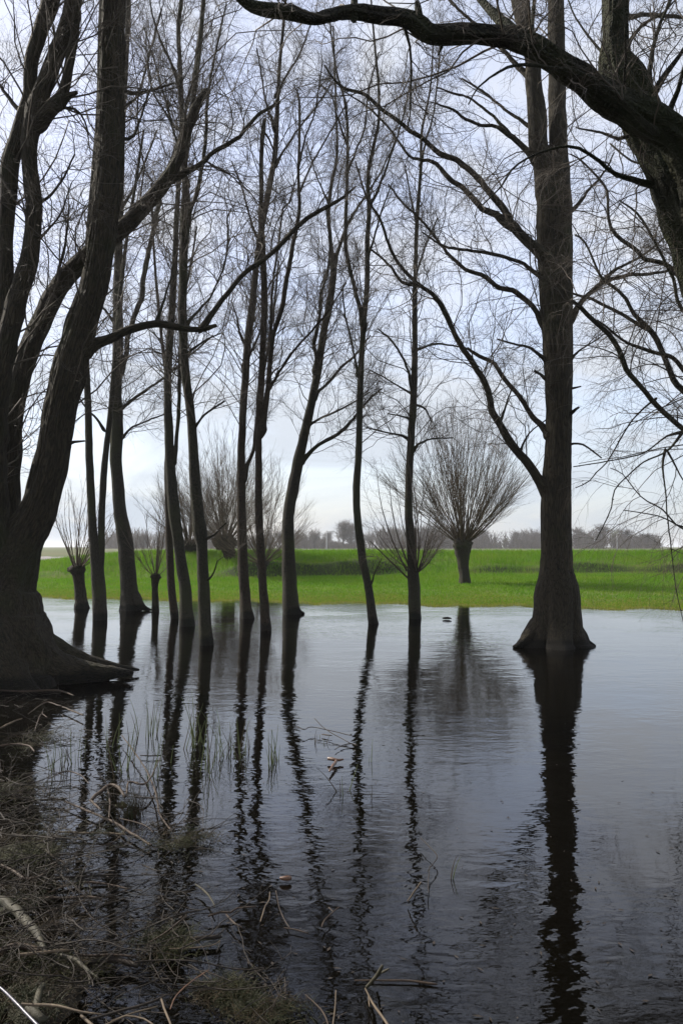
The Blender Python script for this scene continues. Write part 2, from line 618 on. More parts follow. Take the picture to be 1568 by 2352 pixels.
# polder beyond, reaching the horizon
fm = simple_mat('polder', (0.06, 0.075, 0.03), (0.11, 0.10, 0.055), 0.05, 0.9, 0.1, big=(0.012, (0.07, 0.09, 0.03)))
xs = np.concatenate([-np.geomspace(6000, 40, 14), np.linspace(-35, 35, 11), np.geomspace(40, 6000, 14)])
ys = np.concatenate([[-6000, -400, -60, 5, 17, 40, 56], np.linspace(60, 92, 17), np.geomspace(100, 9000, 18)])


def polder_f(X, Y):
    z = np.full(X.shape, -0.55)
    z = z + 1.0 * sstep(86, 92, Y) + 0.25 * sstep(92, 200, Y)
    return z


grid_obj('polder', xs, ys, polder_f, fm)
# river strip behind the meadow on the left
wm, nt = new_mat('river_water')
q = NT(nt)
p = q.n('ShaderNodeBsdfPrincipled', Roughness=0.12)
p.inputs['Base Color'].default_value = (0.02, 0.025, 0.025, 1)
p.inputs['IOR'].default_value = 1.33
o = q.n('ShaderNodeOutputMaterial')
q.l(p.outputs[0], o.inputs['Surface'])
grid_obj('river', np.linspace(-300, 300, 5), np.array([57.0, 70, 88.4]), lambda X, Y: np.full(X.shape, -0.05), wm)

# stone-faced river bank on the far side
gq = Geo()
xx = np.arange(-120, -10, 0.6)
for j in range(3):
    pass
Vb = []
for j, (yy, zz) in enumerate(((88.0, -0.2), (88.8, 0.12), (90.0, 0.42), (91.5, 0.52), (92.5, 0.3))):
    row = np.stack([xx, np.full(len(xx), yy) + 0.15 * rng.normal(size=len(xx)), zz + 0.06 * rng.normal(size=len(xx))], -1)
    Vb.append(row)
Vb = np.stack(Vb)
idx = np.arange(Vb.shape[0] * Vb.shape[1]).reshape(Vb.shape[:2])
gq.add(Vb.reshape(-1, 3), np.stack([idx[:-1, :-1], idx[:-1, 1:], idx[1:, 1:], idx[1:, :-1]], -1).reshape(-1, 4))
tag(gq.build('river_embankment', M['rock'], smooth=False), kind='structure')

# ------------------------------------------------------------------ flood water
wm, nt = new_mat('flood_water')
q = NT(nt)
g = q.n('ShaderNodeNewGeometry')
pos = g.outputs['Position']
r1 = q.noise(q.mapping(pos, (6.0, 10.0, 1)), 1.0, 2, 0.5, 0.4)
r2 = q.noise(q.mapping(pos, (1.4, 3.0, 1)), 1.0, 2, 0.5, 0.5)
r3 = q.noise(q.mapping(pos, (14.0, 26.0, 1)), 1.0, 2, 0.5, 0.2)
patch = q.ramp(q.noise(q.mapping(pos, (0.30, 0.42, 1)), 1.0, 3, 0.6), [(0.38, (0.30,) * 3), (0.62, (1.15,) * 3)])
h = q.math('MULTIPLY_ADD', r2, 1.1, q.math('MULTIPLY_ADD', r3, 0.3, r1))
b = q.n('ShaderNodeBump', Strength=1.0, Distance=0.0034)
q.l(q.math('MULTIPLY', h, patch), b.inputs['Height'])
fr = q.n('ShaderNodeFresnel', IOR=1.39)
q.l(b.outputs[0], fr.inputs['Normal'])
gl = q.n('ShaderNodeBsdfGlossy', Roughness=0.02)
gl.inputs['Color'].default_value = (1.0, 1.0, 1.0, 1)
q.l(b.outputs[0], gl.inputs['Normal'])
tr = q.n('ShaderNodeBsdfTransparent')
tr.inputs['Color'].default_value = (0.24, 0.20, 0.13, 1)
df = q.n('ShaderNodeBsdfDiffuse')
df.inputs['Color'].default_value = (0.0035, 0.003, 0.002, 1)
m0 = q.n('ShaderNodeMixShader', Fac=0.45)
q.l(tr.outputs[0], m0.inputs[1])
q.l(df.outputs[0], m0.inputs[2])
m1 = q.n('ShaderNodeMixShader')
q.l(fr.outputs[0], m1.inputs[0])
q.l(m0.outputs[0], m1.inputs[1])
q.l(gl.outputs[0], m1.inputs[2])
o = q.n('ShaderNodeOutputMaterial')
q.l(m1.outputs[0], o.inputs['Surface'])
grid_obj('water', np.linspace(-110, 110, 23), np.concatenate([np.linspace(-11, 30, 18), [34.0]]), lambda X, Y: np.zeros(X.shape), wm)


# ------------------------------------------------------------------ trees
SEED = [100]


def fill_w(pts):
    """rows (x,y[,w]): fill missing widths by interpolation along the row"""
    known = [(i, p[2]) for i, p in enumerate(pts) if len(p) > 2]
    out = []
    for i, p in enumerate(pts):
        if len(p) > 2:
            out.append(tuple(p))
        else:
            a = [k for k in known if k[0] < i]
            b = [k for k in known if k[0] > i]
            if a and b:
                (i0, w0), (i1, w1) = a[-1], b[0]
                ww = w0 + (w1 - w0) * (i - i0) / (i1 - i0)
            elif a:
                ww = a[-1][1] * 0.7
            else:
                ww = b[0][1]
            out.append((p[0], p[1], ww))
    return out


class Tree:
    def __init__(self, name, label, cat, Y, base, group=None, bark='bark_pole', Z0=0.0, low=2.6, dens=1.0, up=0.45,
                 droop=0.0, lsc=1.0, twig='twig'):
        self.Y = Y
        b, _ = at(base[0], base[1], Y)
        self.root = empty(name, (b.x, Y, Z0), label, cat, group)
        self.bark = M[bark]
        self.paths = []
        self.low, self.dens, self.up, self.droop, self.lsc, self.twig = low, dens, up, droop, lsc, M[twig]
        self.px = []

    def start_Y(self, x, y):
        if not self.px:
            return self.Y
        a = np.array(self.px)
        return float(a[np.argmin((a[:, 0] - x) ** 2 + (a[:, 1] - y) ** 2), 2])

    def path(self, pts, dz=0.0, y0=None, sink=0.0, step=0.09):
        pts = fill_w(pts)
        Y0 = self.start_Y(pts[0][0], pts[0][1]) if y0 is None else y0
        L = np.cumsum([0] + [math.hypot(pts[i + 1][0] - pts[i][0], pts[i + 1][1] - pts[i][1]) for i in range(len(pts) - 1)])
        rows = []
        for (x, y, wd), l in zip(pts, L):
            yy = Y0 + dz * l / max(1, L[-1])
            v, s = at(x, y, yy)
            rows.append((v.x, v.y, v.z, wd * 0.5 / F * s))
            self.px.append((x, y, yy))
        if sink:
            r = list(rows[0])
            rows.insert(0, (r[0], r[1], r[2] - sink, r[3] * 1.06))
        p = catmull(rows, step)
        SEED[0] += 1
        return p

    def add(self, name, pts, dz=0.0, y0=None, sink=0.0, S=14, rough=0.06, amp=0.0, twigs=1.0, lobes=None, step=0.09, flare=True, low=None, label=None, mat=None):
        p = self.path(pts, dz, y0, sink, step)
        if amp:
            p = crook(p, amp, SEED[0])
        if not sink:
            n = min(len(p), 6)
            if flare:
                for i in range(n):
                    p[i, 3] *= 1 + 0.45 * (1 - i / n) ** 2
            d0 = unit(p[0, :3] - p[min(2, len(p) - 1), :3])
            r0 = p[0, 3]
            pre = np.array([list(p[0, :3] + d0 * r0 * k) + [r0 * f] for k, f in ((2.1, 0.12), (1.6, 0.5), (1.0, 0.8), (0.5, 0.95))])
            p = np.vstack([pre, p])
        g = Geo()
        limb(g, p, S, rough, SEED[0], lobes=lobes)
        o = g.build(name, mat or self.bark, self.root, bark=True)
        if label:
            o['label'] = label
        self.paths.append((p, twigs, self.low if low is None else low))
        return o

    def trunk(self, pts, **kw):
        kw.setdefault('sink', 0.45)
        kw.setdefault('S', 20)
        kw.setdefault('amp', 0.10)
        kw.setdefault('flare', False)
        return self.add('trunk', pts, **kw)

    def branch(self, pts, dz=0.0, **kw):
        kw.setdefault('S', 9)
        kw.setdefault('amp', 0.7)
        kw.setdefault('rough', 0.09)
        return self.add('branch', pts, dz, **kw)

    def crown(self, n1=3.0, n2=6.0, n3=4.0, l1=(0.7, 2.0), l2=(0.35, 0.95), l3=(0.15, 0.5), wig=0.27, thin=1.0, extra=None):
        g = Geo()
        P1, R1 = [], []
        for (p, tw, low) in self.paths:
            if tw <= 0:
                continue
            seg = np.linalg.norm(np.diff(p[:, :3], axis=0), axis=1)
            s = np.concatenate([[0], np.cumsum(seg)])
            ok = p[:, 2] > low
            if not ok.any():
                continue
            Lt = s[ok][-1] - s[ok][0]
            n = int(rng.poisson(1.2 * n1 * self.dens * tw * Lt + 0.5))
            lw = ok & (p[:, 2] < 7.5)
            Ll = s[lw][-1] - s[lw][0] if lw.any() else 0.0
            nl = int(rng.poisson(0.9 * n1 * self.dens * tw * Ll + 0.01))
            for j_ in range(n + nl):
                u = s[ok][0] + Lt * (0.04 + 0.96 * rng.random() ** 0.8) if j_ < n else s[lw][0] + Ll * rng.random()
                i = min(int(np.searchsorted(s, u)), len(p) - 1)
                i = max(i, 1)
                T = unit(p[i, :3] - p[i - 1, :3])
                r0 = p[i, 3]
                if rng.random() > 0.45 + r0 / 0.07:
                    continue
                a = math.radians(rng.uniform(28, 68))
                pr = unit(np.cross(T, unit(rng.normal(size=3))))
                d = unit(T * math.cos(a) + pr * math.sin(a) + np.array([0, 0, self.up * 0.6]))
                L = rng.uniform(*l1) * self.lsc * min(1.35, 0.6 + 10 * r0)
                r = min(r0 * 0.6, 0.003 + 0.0038 * L)
                pts = [p[i, :3].copy()]
                K = 9
                for k in range(1, K):
                    pts.append(pts[-1] + d * L / (K - 1))
                    d = unit(d + rng.normal(size=3) * wig * 0.9 + np.array([0, 0, self.up * 0.10 - self.droop * 0.10 * k / K]))
                P1.append(pts)
                R1.append(r * np.linspace(1, 0.35, K))
            # the tip itself ends in finer shoots
        if extra is not None:
            for (pp, rr) in extra:
                f9 = np.linspace(0, len(rr) - 1, 9)
                P1.append(np.stack([np.interp(f9, np.arange(len(rr)), pp[:, k]) for k in range(3)], -1))
                R1.append(np.interp(f9, np.arange(len(rr)), rr))
        if not P1:
            return
        P1, R1 = np.array(P1), np.array(R1)
        sd_ = int(rng.integers(1e9))
        P2, R2 = grow(P1, R1, n2 * 1.25, 7, (0.12, 1.0), (22, 60), (l2[0] * self.lsc, l2[1] * self.lsc), (0.0024 * thin, 0.004 * thin), self.up * 0.5, wig, self.droop * 0.10, 0.8, sd_)
        P3, R3 = grow(P2, R2, n3 * 1.35, 5, (0.1, 1.0), (20, 60), (l3[0] * self.lsc, l3[1] * self.lsc), (0.0015 * thin, 0.0025 * thin), self.up * 0.3, wig * 1.1, self.droop * 0.16, 0.9, sd_ + 1)
        for (P, R, S) in ((P1, R1, 5), (P2, R2, 3), (P3, R3, 3)):
            if len(P):
                V, Q = tubes(P, R, S)
                g.add(V, Q)
        o = g.build('crown', self.twig, self.root)
        o['kind'] = 'stuff'
        return o


# ------------------------------------------------------------------ the trees standing in the water
G_POLE = 'slender trees standing in the flood'


# --- big many-stemmed willow on the left
YA = 9.9
T = Tree('willow_tree', 'huge dark willow with several leaning stems and a spreading root', 'tree', YA, (0, 1575), bark='bark', low=1.9, dens=0.8, up=0.35, droop=0.5, lsc=1.0)


def lob_a(z):
    gz_ = math.exp(-max(0, z) / 0.45)
    return (0.30 * gz_, 5, 0.5, 0.8)


T.trunk([(0, 1585, 330), (-6, 1520, 285), (-12, 1460, 250), (-14, 1400, 222), (-4, 1340, 178), (20, 1290, 140), (46, 1245, 106), (88, 1170, 82), (118, 1060, 75),
         (134, 960, 70), (160, 850, 76), (191, 740, 70), (218, 650, 62), (233, 560, 60), (243, 480, 62), (249, 410, 65), (254, 300, 62), (259, 130, 55), (262, 0, 52), (268, -140, 48), (285, -300, 40)],
        S=96, lobes=lob_a, amp=0.06, rough=0.10, twigs=0.6, step=0.05, sink=0.3)
T.add('root', [(0, 1370, 60), (40, 1442, 84), (94, 1482, 80), (150, 1505, 60), (205, 1521, 38), (262, 1532, 20), (300, 1536, 11), (320, 1539, 5)], 0.75, y0=9.75, S=28, amp=0.15, twigs=0, flare=False, rough=0.12)
T.add('root', [(20, 1460, 150), (80, 1520, 120), (135, 1543, 86), (200, 1547, 56), (258, 1545, 32), (306, 1545, 10)], 0.25, y0=9.75, S=28, amp=0.15, twigs=0, flare=False, rough=0.12)
T.add('root', [(-30, 1480, 150), (10, 1545, 120), (50, 1582, 70), (90, 1596, 30), (120, 1602, 10)], -0.3, y0=9.55, S=28, amp=0.2, twigs=0, flare=False, rough=0.14)
# stem passing behind the main one
T.add('stem', [(2, 1420, 90), (8, 1270, 76), (15, 1150, 66), (22, 1050, 54), (30, 950, 48), (50, 850, 48), (85, 760, 48), (130, 672, 44), (190, 600, 42), (275, 532, 40), (320, 485, 37), (370, 430, 33),
               (404, 378, 27), (420, 330, 24), (440, 270, 22), (462, 225, 18), (476, 205, 14)], 0.9, y0=10.1, S=18, amp=0.2, rough=0.09, twigs=0.9)
T.branch([(385, 414, 15), (439, 391, 12), (472, 368, 11), (489, 348, 10), (529, 327, 10), (560, 303, 9), (590, 265, 8), (632, 238, 7), (642, 205, 4)], 0.8)
T.branch([(70, 810, 24), (95, 740, 16), (112, 700, 12), (130, 640, 9), (150, 560, 6), (160, 470, 4)], -0.3)
# left stems
T.add('stem', [(-10, 1430, 120), (-20, 1250, 100), (-25, 1080, 84), (-18, 950, 66), (0, 860, 56), (15, 790, 50), (40, 690, 48), (62, 620, 42), (76, 540, 38), (78, 460, 37), (70, 390, 35), (68, 320, 37), (82, 258, 46), (101, 202, 40),
               (128, 135, 38), (155, 55, 36), (170, 0, 38), (188, -120, 32), (215, -260, 24)], -0.3, y0=9.8, S=20, amp=0.18, rough=0.09, twigs=0.6)
T.branch([(92, 280, 32), (118, 254, 28), (140, 230, 28), (152, 195, 24), (160, 155, 22), (170, 85, 20), (178, 20, 18), (184, -80, 14)], -0.3, S=14, amp=0.3)
T.branch([(140, 236, 24), (160, 221, 14), (178, 211, 9)], -0.1)
T.add('stem', [(-30, 1000, 70), (-5, 800, 46), (12, 640, 36), (14, 520, 34), (22, 420, 40), (36, 340, 39), (55, 278, 38), (70, 205, 30), (76, 135, 32), (98, 65, 34), (118, 0, 40), (140, -120, 34)], -0.2, y0=9.8, S=18, amp=0.2, rough=0.09, twigs=0.6)
T.branch([(58, 265, 10), (30, 235, 9), (0, 198, 8), (-30, 170, 7)], 0.3)
# long bare limb to the right
T.branch([(196, 806, 34), (222, 791, 25), (250, 780, 22), (285, 762, 19), (320, 750, 18), (365, 742, 18), (400, 749, 16), (440, 757, 15), (470, 755, 13), (497, 747, 8)], 0.25, S=14, amp=0.25, twigs=0.0)
T.branch([(468, 750, 13), (482, 728, 12), (510, 690, 12), (560, 630, 12), (620, 585, 12), (690, 515, 11), (725, 489, 10), (760, 470, 9), (790, 452, 7), (816, 428, 4)], 0.5, S=10, amp=0.35, twigs=0.7)
T.branch([(360, 738, 8), (368, 715, 6), (378, 686, 5), (392, 640, 4), (400, 590, 3)], 0.2)
T.branch([(155, 1022, 8), (172, 1015, 6), (196, 1012, 4)], 0.05, twigs=0)
T.branch([(282, 318, 7), (308, 310, 6), (345, 206, 4)], 0.4)
T.branch([(282, 210, 8), (320, 214, 7), (360, 205, 6), (400, 190, 4)], 0.5)
T.branch([(80, 470, 7), (108, 455, 6), (140, 420, 5), (172, 355, 4)], -0.3)
T.branch([(78, 560, 8), (105, 535, 5), (140, 490, 4), (165, 420, 3)], -0.4)
T.branch([(130, 250, 6), (172, 250, 5), (196, 280, 4), (206, 340, 3)], 0.2)
T.crown(4.2, 7, 4, l1=(0.6, 1.9))

# --- big willow on the right
YK = depth_of(1483)
T = Tree('willow_tree', 'massive willow with a flared foot, splitting in two high up', 'tree', YK, (1275, 1483), bark='bark', low=2.5, dens=0.75, up=0.30, droop=0.75)


def lob_k(z):
    gz_ = math.exp(-max(0, z) / 0.38)
    return (0.42 * gz_, 5, 0.35, 0.7)


T.trunk([(1275, 1486, 178), (1275, 1474, 150), (1276, 1450, 128), (1277, 1428, 118), (1277, 1395, 109), (1277, 1361, 101), (1277, 1335, 90), (1277, 1315, 79), (1277, 1290, 73), (1277, 1250, 69), (1276, 1158, 68), (1279, 1080, 64),
         (1281, 1023, 59), (1282, 960, 58), (1282, 888, 61), (1280, 800, 66), (1279, 753, 69), (1276, 675, 73), (1273, 574, 79), (1272, 472, 80), (1267, 405, 74), (1262, 372, 60), (1259, 350, 34), (1259, 335, 10)],
        S=96, lobes=lob_k, amp=0.04, rough=0.06, twigs=0.12, step=0.05, sink=0.35)
T.add('root', [(1232, 1440, 42), (1212, 1466, 34), (1196, 1479, 20), (1178, 1486, 6)], -0.25, y0=YK - 0.05, S=10, amp=0.2, twigs=0, flare=False)
T.add('root', [(1318, 1440, 40), (1336, 1464, 30), (1350, 1479, 18), (1366, 1484, 6)], -0.1, y0=YK, S=10, amp=0.2, twigs=0, flare=False)
T.add('stem', [(1258, 440, 60), (1247, 380, 50), (1236, 338, 45), (1233, 270, 44), (1226, 202, 38), (1222, 135, 35), (1206, 67, 36), (1193, 0, 40), (1172, -120, 32), (1160, -260, 24)], -0.3, S=20, amp=0.08, twigs=0.6, flare=False)
T.add('stem', [(1281, 440, 56), (1281, 338, 43), (1279, 270, 42), (1279, 202, 40), (1278, 101, 39), (1275, 0, 37), (1274, -120, 32), (1290, -280, 22)], 0.2, S=20, amp=0.08, twigs=0.6, flare=False)
T.branch([(1262, 1128, 30), (1241, 1106, 22), (1208, 1061, 20), (1180, 1027, 20), (1150, 980, 18), (1130, 946, 16), (1120, 899, 15), (1090, 838, 14), (1056, 790, 13), (1039, 757, 12), (1014, 706, 12), (992, 675, 10), (958, 651, 9), (924, 617, 8), (897, 574, 7),
          (874, 506, 6), (843, 456, 5), (816, 371, 4)], -0.8, S=12, amp=0.35)
T.branch([(960, 655, 8), (925, 648, 7), (891, 607, 6), (849, 570, 4)], 0.3)
T.branch([(1260, 1000, 20), (1246, 981, 14), (1221, 956, 12), (1191, 909, 11), (1167, 882, 11), (1133, 835, 10), (1100, 818, 9), (1072, 800, 7)], 0.7, S=10, amp=0.4)
T.branch([(1258, 768, 20), (1243, 740, 14), (1214, 692, 12), (1174, 668, 12), (1137, 655, 11), (1106, 631, 10), (1069, 618, 9), (1039, 594, 8), (1010, 560, 7), (968, 506, 6), (924, 466, 5), (891, 422, 4)], 0.7)
T.branch([(1252, 640, 14), (1235, 631, 10), (1201, 607, 9), (1157, 590, 8), (1116, 580, 8), (1072, 574, 7), (1039, 570, 7), (1008, 560, 5), (968, 533, 4)], -0.5)
T.branch([(1276, 610, 28), (1235, 574, 25), (1197, 540, 23), (1174, 514, 21), (1157, 483, 16), (1123, 442, 15), (1090, 402, 14), (1056, 375, 13), (1039, 364, 12), (1009, 354, 12), (975, 321, 11), (941, 300, 10), (907, 273, 9), (874, 250, 8), (840, 219, 8), (789, 202, 7), (765, 180, 5), (745, 150, 4)],
         -0.9, y0=YK - 0.2, S=14, amp=0.3)
T.branch([(1176, 518, 18), (1140, 495, 15), (1106, 479, 14), (1072, 442, 13), (1039, 415, 12), (1019, 398, 11), (992, 371, 9), (948, 364, 7), (924, 338, 6), (901, 304, 5), (874, 273, 5), (840, 243, 4), (790, 209, 3)], 0.6)
T.branch([(1230, 372, 18), (1214, 352, 14), (1184, 321, 13), (1167, 310, 13), (1140, 290, 9), (1103, 287, 8), (1069, 273, 7), (1039, 253, 6), (1000, 236, 4)], -0.5)
T.branch([(1166, 306, 8), (1140, 275, 7), (1106, 246, 6), (1072, 223, 5), (1039, 213, 4), (1000, 200, 3)], 0.4)
T.branch([(1222, 292, 10), (1208, 283, 8), (1174, 263, 7), (1140, 236, 6), (1106, 209, 5), (1060, 180, 4)], 0.6)
T.branch([(1222, 185, 16), (1208, 169, 13), (1181, 145, 11), (1164, 125, 10), (1135, 95, 9), (1100, 60, 8), (1050, 20, 6), (1010, -30, 5)], 0.5)
T.branch([(1300, 745, 18), (1312, 730, 14), (1322, 709, 13), (1359, 668, 11), (1386, 648, 10), (1427, 635, 8), (1478, 631, 7), (1528, 624, 6), (1568, 612, 5), (1610, 606, 4)], -0.7)
T.branch([(1384, 647, 8), (1410, 621, 7), (1444, 604, 6), (1494, 574, 5), (1538, 530, 4)], 0.4)
T.branch([(1306, 490, 9), (1330, 466, 8), (1352, 436, 6), (1385, 398, 5), (1410, 350, 3)], 0.5)
T.branch([(1226, 560, 8), (1238, 600, 6), (1246, 618, 5)], -0.1, twigs=0)
T.branch([(1252, 828, 9), (1240, 818, 7), (1217, 799, 6), (1178, 790, 5), (1142, 779, 4)], -0.3)
T.branch([(1262, 876, 9), (1245, 864, 7), (1227, 852, 6)], -0.35, twigs=0)
T.branch([(1296, 958, 10), (1316, 946, 7), (1329, 936, 5)], -0.3, twigs=0)
T.branch([(1305, 894, 5), (1322, 890, 4), (1334, 888, 3)], -0.1, twigs=0)
T.branch([(1302, 1022, 5), (1316, 1019, 4), (1338, 1021, 4), (1360, 1036, 4), (1380, 1052, 3)], -0.3, twigs=0)
T.branch([(1308, 828, 6), (1330, 805, 4), (1372, 778, 3), (1405, 750, 2)], -0.4)
T.branch([(1194, 1042, 5), (1205, 1010, 4), (1225, 985, 3), (1252, 965, 3)], -0.2, twigs=0.3)
T.branch([(1148, 972, 5), (1162, 930, 4), (1174, 890, 3)], -0.2, twigs=0.5)
T.crown(3.8, 7, 4, l1=(0.6, 1.8), wig=0.28)

# --- the slender trees
def pole(label, Yb, base, trunk, low=2.6, dens=1.0, foot=None, **kw):
    kw.setdefault('bark', ('bark_pole', 'bark_pole_green', 'bark_pole_brown')[sum(map(ord, label)) % 3])
    t_ = Tree('water_tree', label, 'tree', Yb, base, G_POLE, low=low, dens=dens, **kw)

    def lob(z):
        return (0.16 * math.exp(-max(0, z) / 0.3), 4, random.Random(label).random() * 3, 0.8)
    t_.trunk(trunk, lobes=lob, S=22)
    return t_


# forked low
y = depth_of(1424)
T = pole('thin pale tree forking low into a narrow V, beside the huge willow', y, (229, 1424),
         [(230, 1426, 34), (227, 1361, 32), (224, 1310, 30), (219, 1260, 24), (213, 1210, 20), (207, 1091, 18), (203, 956, 16), (199, 838, 14), (196, 720, 13), (202, 560, 12), (215, 400, 11), (226, 250, 10), (230, 60, 8), (236, -60, 6)], low=5.0, dens=0.6)
T.add('stem', [(228, 1300, 22), (233, 1255, 17), (234, 1192, 16), (240, 1074, 15), (253, 956, 12), (262, 850, 11), (274, 700, 10), (290, 560, 8), (312, 420, 7), (330, 300, 5)], 0.5, S=14, flare=False, low=4.5)
T.branch([(237, 985, 6), (222, 962, 5), (190, 926, 4), (172, 890, 3)], -0.3)
T.crown(3.6, 6, 4)

y = depth_of(1402)
T = pole('stout straight tree with a root spreading right, behind the bare limb', y, (300, 1402),
         [(301, 1404, 54), (299, 1385, 46), (296, 1340, 38), (293, 1300, 37), (288, 1250, 36), (280, 1200, 32), (274, 1150, 29), (267, 1057, 27), (269, 990, 29), (268, 888, 24), (271, 787, 24), (271, 686, 22), (272, 600, 19), (275, 520, 16), (278, 440, 14), (282, 300, 12), (290, 150, 11), (296, 0, 10), (300, -100, 8)], low=4.2)
T.add('root', [(306, 1362, 28), (320, 1386, 22), (332, 1397, 13), (348, 1401, 4)], -0.2, S=10, twigs=0, flare=False)
T.branch([(276, 850, 16), (287, 818, 12), (297, 770, 12), (321, 686, 12), (337, 607, 12), (358, 506, 11), (375, 422, 10), (405, 337, 8), (420, 285, 6), (440, 200, 5), (455, 90, 4)], 0.7)
T.branch([(278, 940, 9), (290, 929, 7), (320, 906, 7), (355, 882, 6), (395, 853, 5), (450, 805, 4), (490, 770, 3)], -0.6)
T.branch([(278, 1010, 6), (300, 985, 5), (340, 966, 4), (382, 950, 3)], -0.5)
T.branch([(262, 740, 6), (242, 712, 4), (220, 690, 3)], -0.4)
T.branch([(286, 250, 7), (320, 210, 6), (345, 120, 5), (372, 20, 4)], -0.4)
T.branch([(279, 480, 7), (308, 430, 6), (330, 380, 5), (360, 300, 4)], 0.6)
T.crown(4.4, 7, 4)

y = depth_of(1421)
T = pole('slim tree with a plain straight foot, hugging the taller trunk on its right', y, (400, 1421),
         [(401, 1422, 21), (397, 1380, 19), (393, 1340, 18), (390, 1270, 17), (387, 1180, 15), (384, 1080, 13), (386, 980, 10), (383, 880, 8), (372, 780, 7), (360, 660, 6), (352, 540, 5), (348, 420, 4)], low=4.5, dens=0.7)
T.crown(3.6, 6, 4)

y = depth_of(1438)
T = pole('leaning dark trunk with a thin second stem splitting off halfway up', y, (430, 1438),
         [(431, 1440, 37), (428, 1400, 31), (427, 1361, 28), (419, 1310, 26), (411, 1260, 25), (405, 1210, 26), (399, 1158, 27), (394, 1100, 24), (391, 1057, 22), (388, 990, 20), (385, 888, 18), (390, 787, 17), (397, 686, 15), (402, 600, 13), (406, 500, 12), (412, 400, 11), (420, 310, 12), (417, 240, 11), (414, 150, 10), (410, 70, 10), (416, 0, 9), (424, -110, 7)], low=4.0)
T.branch([(398, 1060, 12), (405, 1020, 9), (410, 953, 9), (413, 869, 9), (414, 800, 8), (420, 700, 7), (440, 600, 5), (452, 520, 4)], 0.5, amp=0.3)
T.branch([(414, 200, 8), (396, 150, 6), (372, 100, 5), (350, 30, 4), (340, -40, 3)], -0.5)
T.branch([(420, 300, 8), (398, 285, 6), (378, 220, 5), (352, 130, 4), (330, 60, 3)], 0.5)
T.crown(4.6, 7, 4)

y = depth_of(1481)
T = pole('nearest slender trunk, greenish, with a knobby bulge at shoulder height', y, (473, 1481),
         [(474, 1483, 36), (471, 1440, 31), (468, 1361, 28), (465, 1290, 25), (463, 1250, 27), (458, 1212, 32), (454, 1180, 28), (447, 1091, 25), (442, 990, 21), (435, 922, 20), (428, 870, 20), (423, 821, 20), (420, 740, 20), (420, 686, 20), (422, 600, 20), (425, 530, 22), (427, 480, 24), (427, 440, 17), (424, 405, 14), (426, 370, 13), (432, 320, 13), (446, 215, 12), (458, 110, 11), (468, 0, 10), (478, -120, 8)], low=3.4)
T.branch([(430, 510, 14), (441, 478, 10), (456, 432, 10), (469, 354, 9), (474, 270, 8), (482, 190, 6), (500, 100, 5), (520, 10, 4)], 0.4)
T.branch([(428, 748, 9), (436, 735, 6), (465, 703, 5), (482, 684, 5), (515, 610, 4), (524, 540, 5), (522, 500, 4), (532, 478, 3)], -0.5)
T.branch([(430, 812, 6), (445, 800, 5), (475, 780, 4), (508, 765, 3)], -0.4)
T.branch([(446, 985, 7), (456, 968, 5), (479, 946, 5), (516, 921, 4)], -0.3)
T.branch([(468, 1240, 7), (492, 1228, 4), (520, 1200, 3)], -0.3, low=1.0)
T.branch([(466, 1340, 6), (488, 1322, 4), (499, 1288, 3)], -0.2, low=1.0)
T.branch([(430, 420, 8), (415, 360, 6), (392, 280, 5), (352, 210, 4), (338, 120, 3)], -0.4)
T.crown(4.6, 7, 4)

y = depth_of(1420)
T = pole('tall tree behind a broken-topped neighbour, its foot flared to the right', y, (567, 1420),
         [(568, 1422, 36), (565, 1400, 29), (562, 1361, 25), (559, 1310, 24), (556, 1226, 22), (554, 1130, 20), (554, 1057, 19), (557, 980, 17), (560, 922, 17), (569, 787, 17), (577, 720, 17), (582, 675, 15), (591, 590, 14), (604, 506, 14), (620, 422, 13), (631, 354, 12), (636, 270, 10), (641, 169, 8), (650, 67, 7), (656, 0, 6), (664, -90, 5)], low=4.0)
T.branch([(560, 1098, 13), (568, 1070, 10), (580, 1040, 9), (588, 990, 9), (596, 900, 8), (612, 820, 7), (630, 700, 5), (640, 600, 4)], 0.6, amp=0.3)
T.branch([(562, 835, 8), (573, 816, 6), (594, 770, 5), (610, 700, 4)], -0.5)
T.branch([(562, 790, 6), (552, 770, 5), (542, 720, 4), (530, 690, 3)], -0.4)
T.branch([(632, 300, 7), (612, 240, 5), (600, 170, 4), (590, 110, 3)], -0.5)
T.branch([(634, 220, 6), (660, 170, 5), (690, 120, 4), (715, 50, 3)], 0.5)
T.branch([(632, 380, 7), (655, 340, 5), (690, 290, 4), (730, 240, 4), (765, 185, 3)], 0.7)
T.crown(4.4, 7, 4)

y = depth_of(1449)
T = pole('straight trunk whose main stem ends in a broken stump in mid air', y, (610, 1449),
         [(611, 1451, 28), (609, 1420, 24), (605, 1361, 20), (599, 1270, 19), (595, 1180, 18), (594, 1090, 16), (594, 990, 15), (597, 922, 17), (600, 870, 15), (602, 821, 14), (606, 750, 15), (607, 686, 15), (606, 640, 14), (602, 560, 15), (599, 500, 12), (600, 439, 10), (601, 338, 10), (604, 300, 10), (608, 273, 9)], low=4.0, dens=0.8)
T.branch([(600, 985, 18), (606, 950, 14), (617, 872, 12), (624, 787, 12), (632, 755, 11), (648, 705, 11), (656, 655, 11), (671, 574, 10), (684, 506, 9), (688, 472, 8), (685, 405, 7), (688, 304, 6), (686, 225, 5), (674, 195, 3)], 0.4, amp=0.3, S=12)
T.branch([(618, 890, 8), (626, 880, 6), (648, 845, 6), (678, 801, 5), (722, 753, 5), (755, 712, 4), (795, 650, 3)], -0.6)
T.branch([(624, 780, 6), (622, 720, 6), (628, 640, 5), (640, 560, 5), (650, 480, 4), (665, 466, 4), (672, 430, 3)], 0.5)
T.branch([(604, 300, 4), (618, 320, 4), (630, 350, 3)], 0.1, twigs=0)
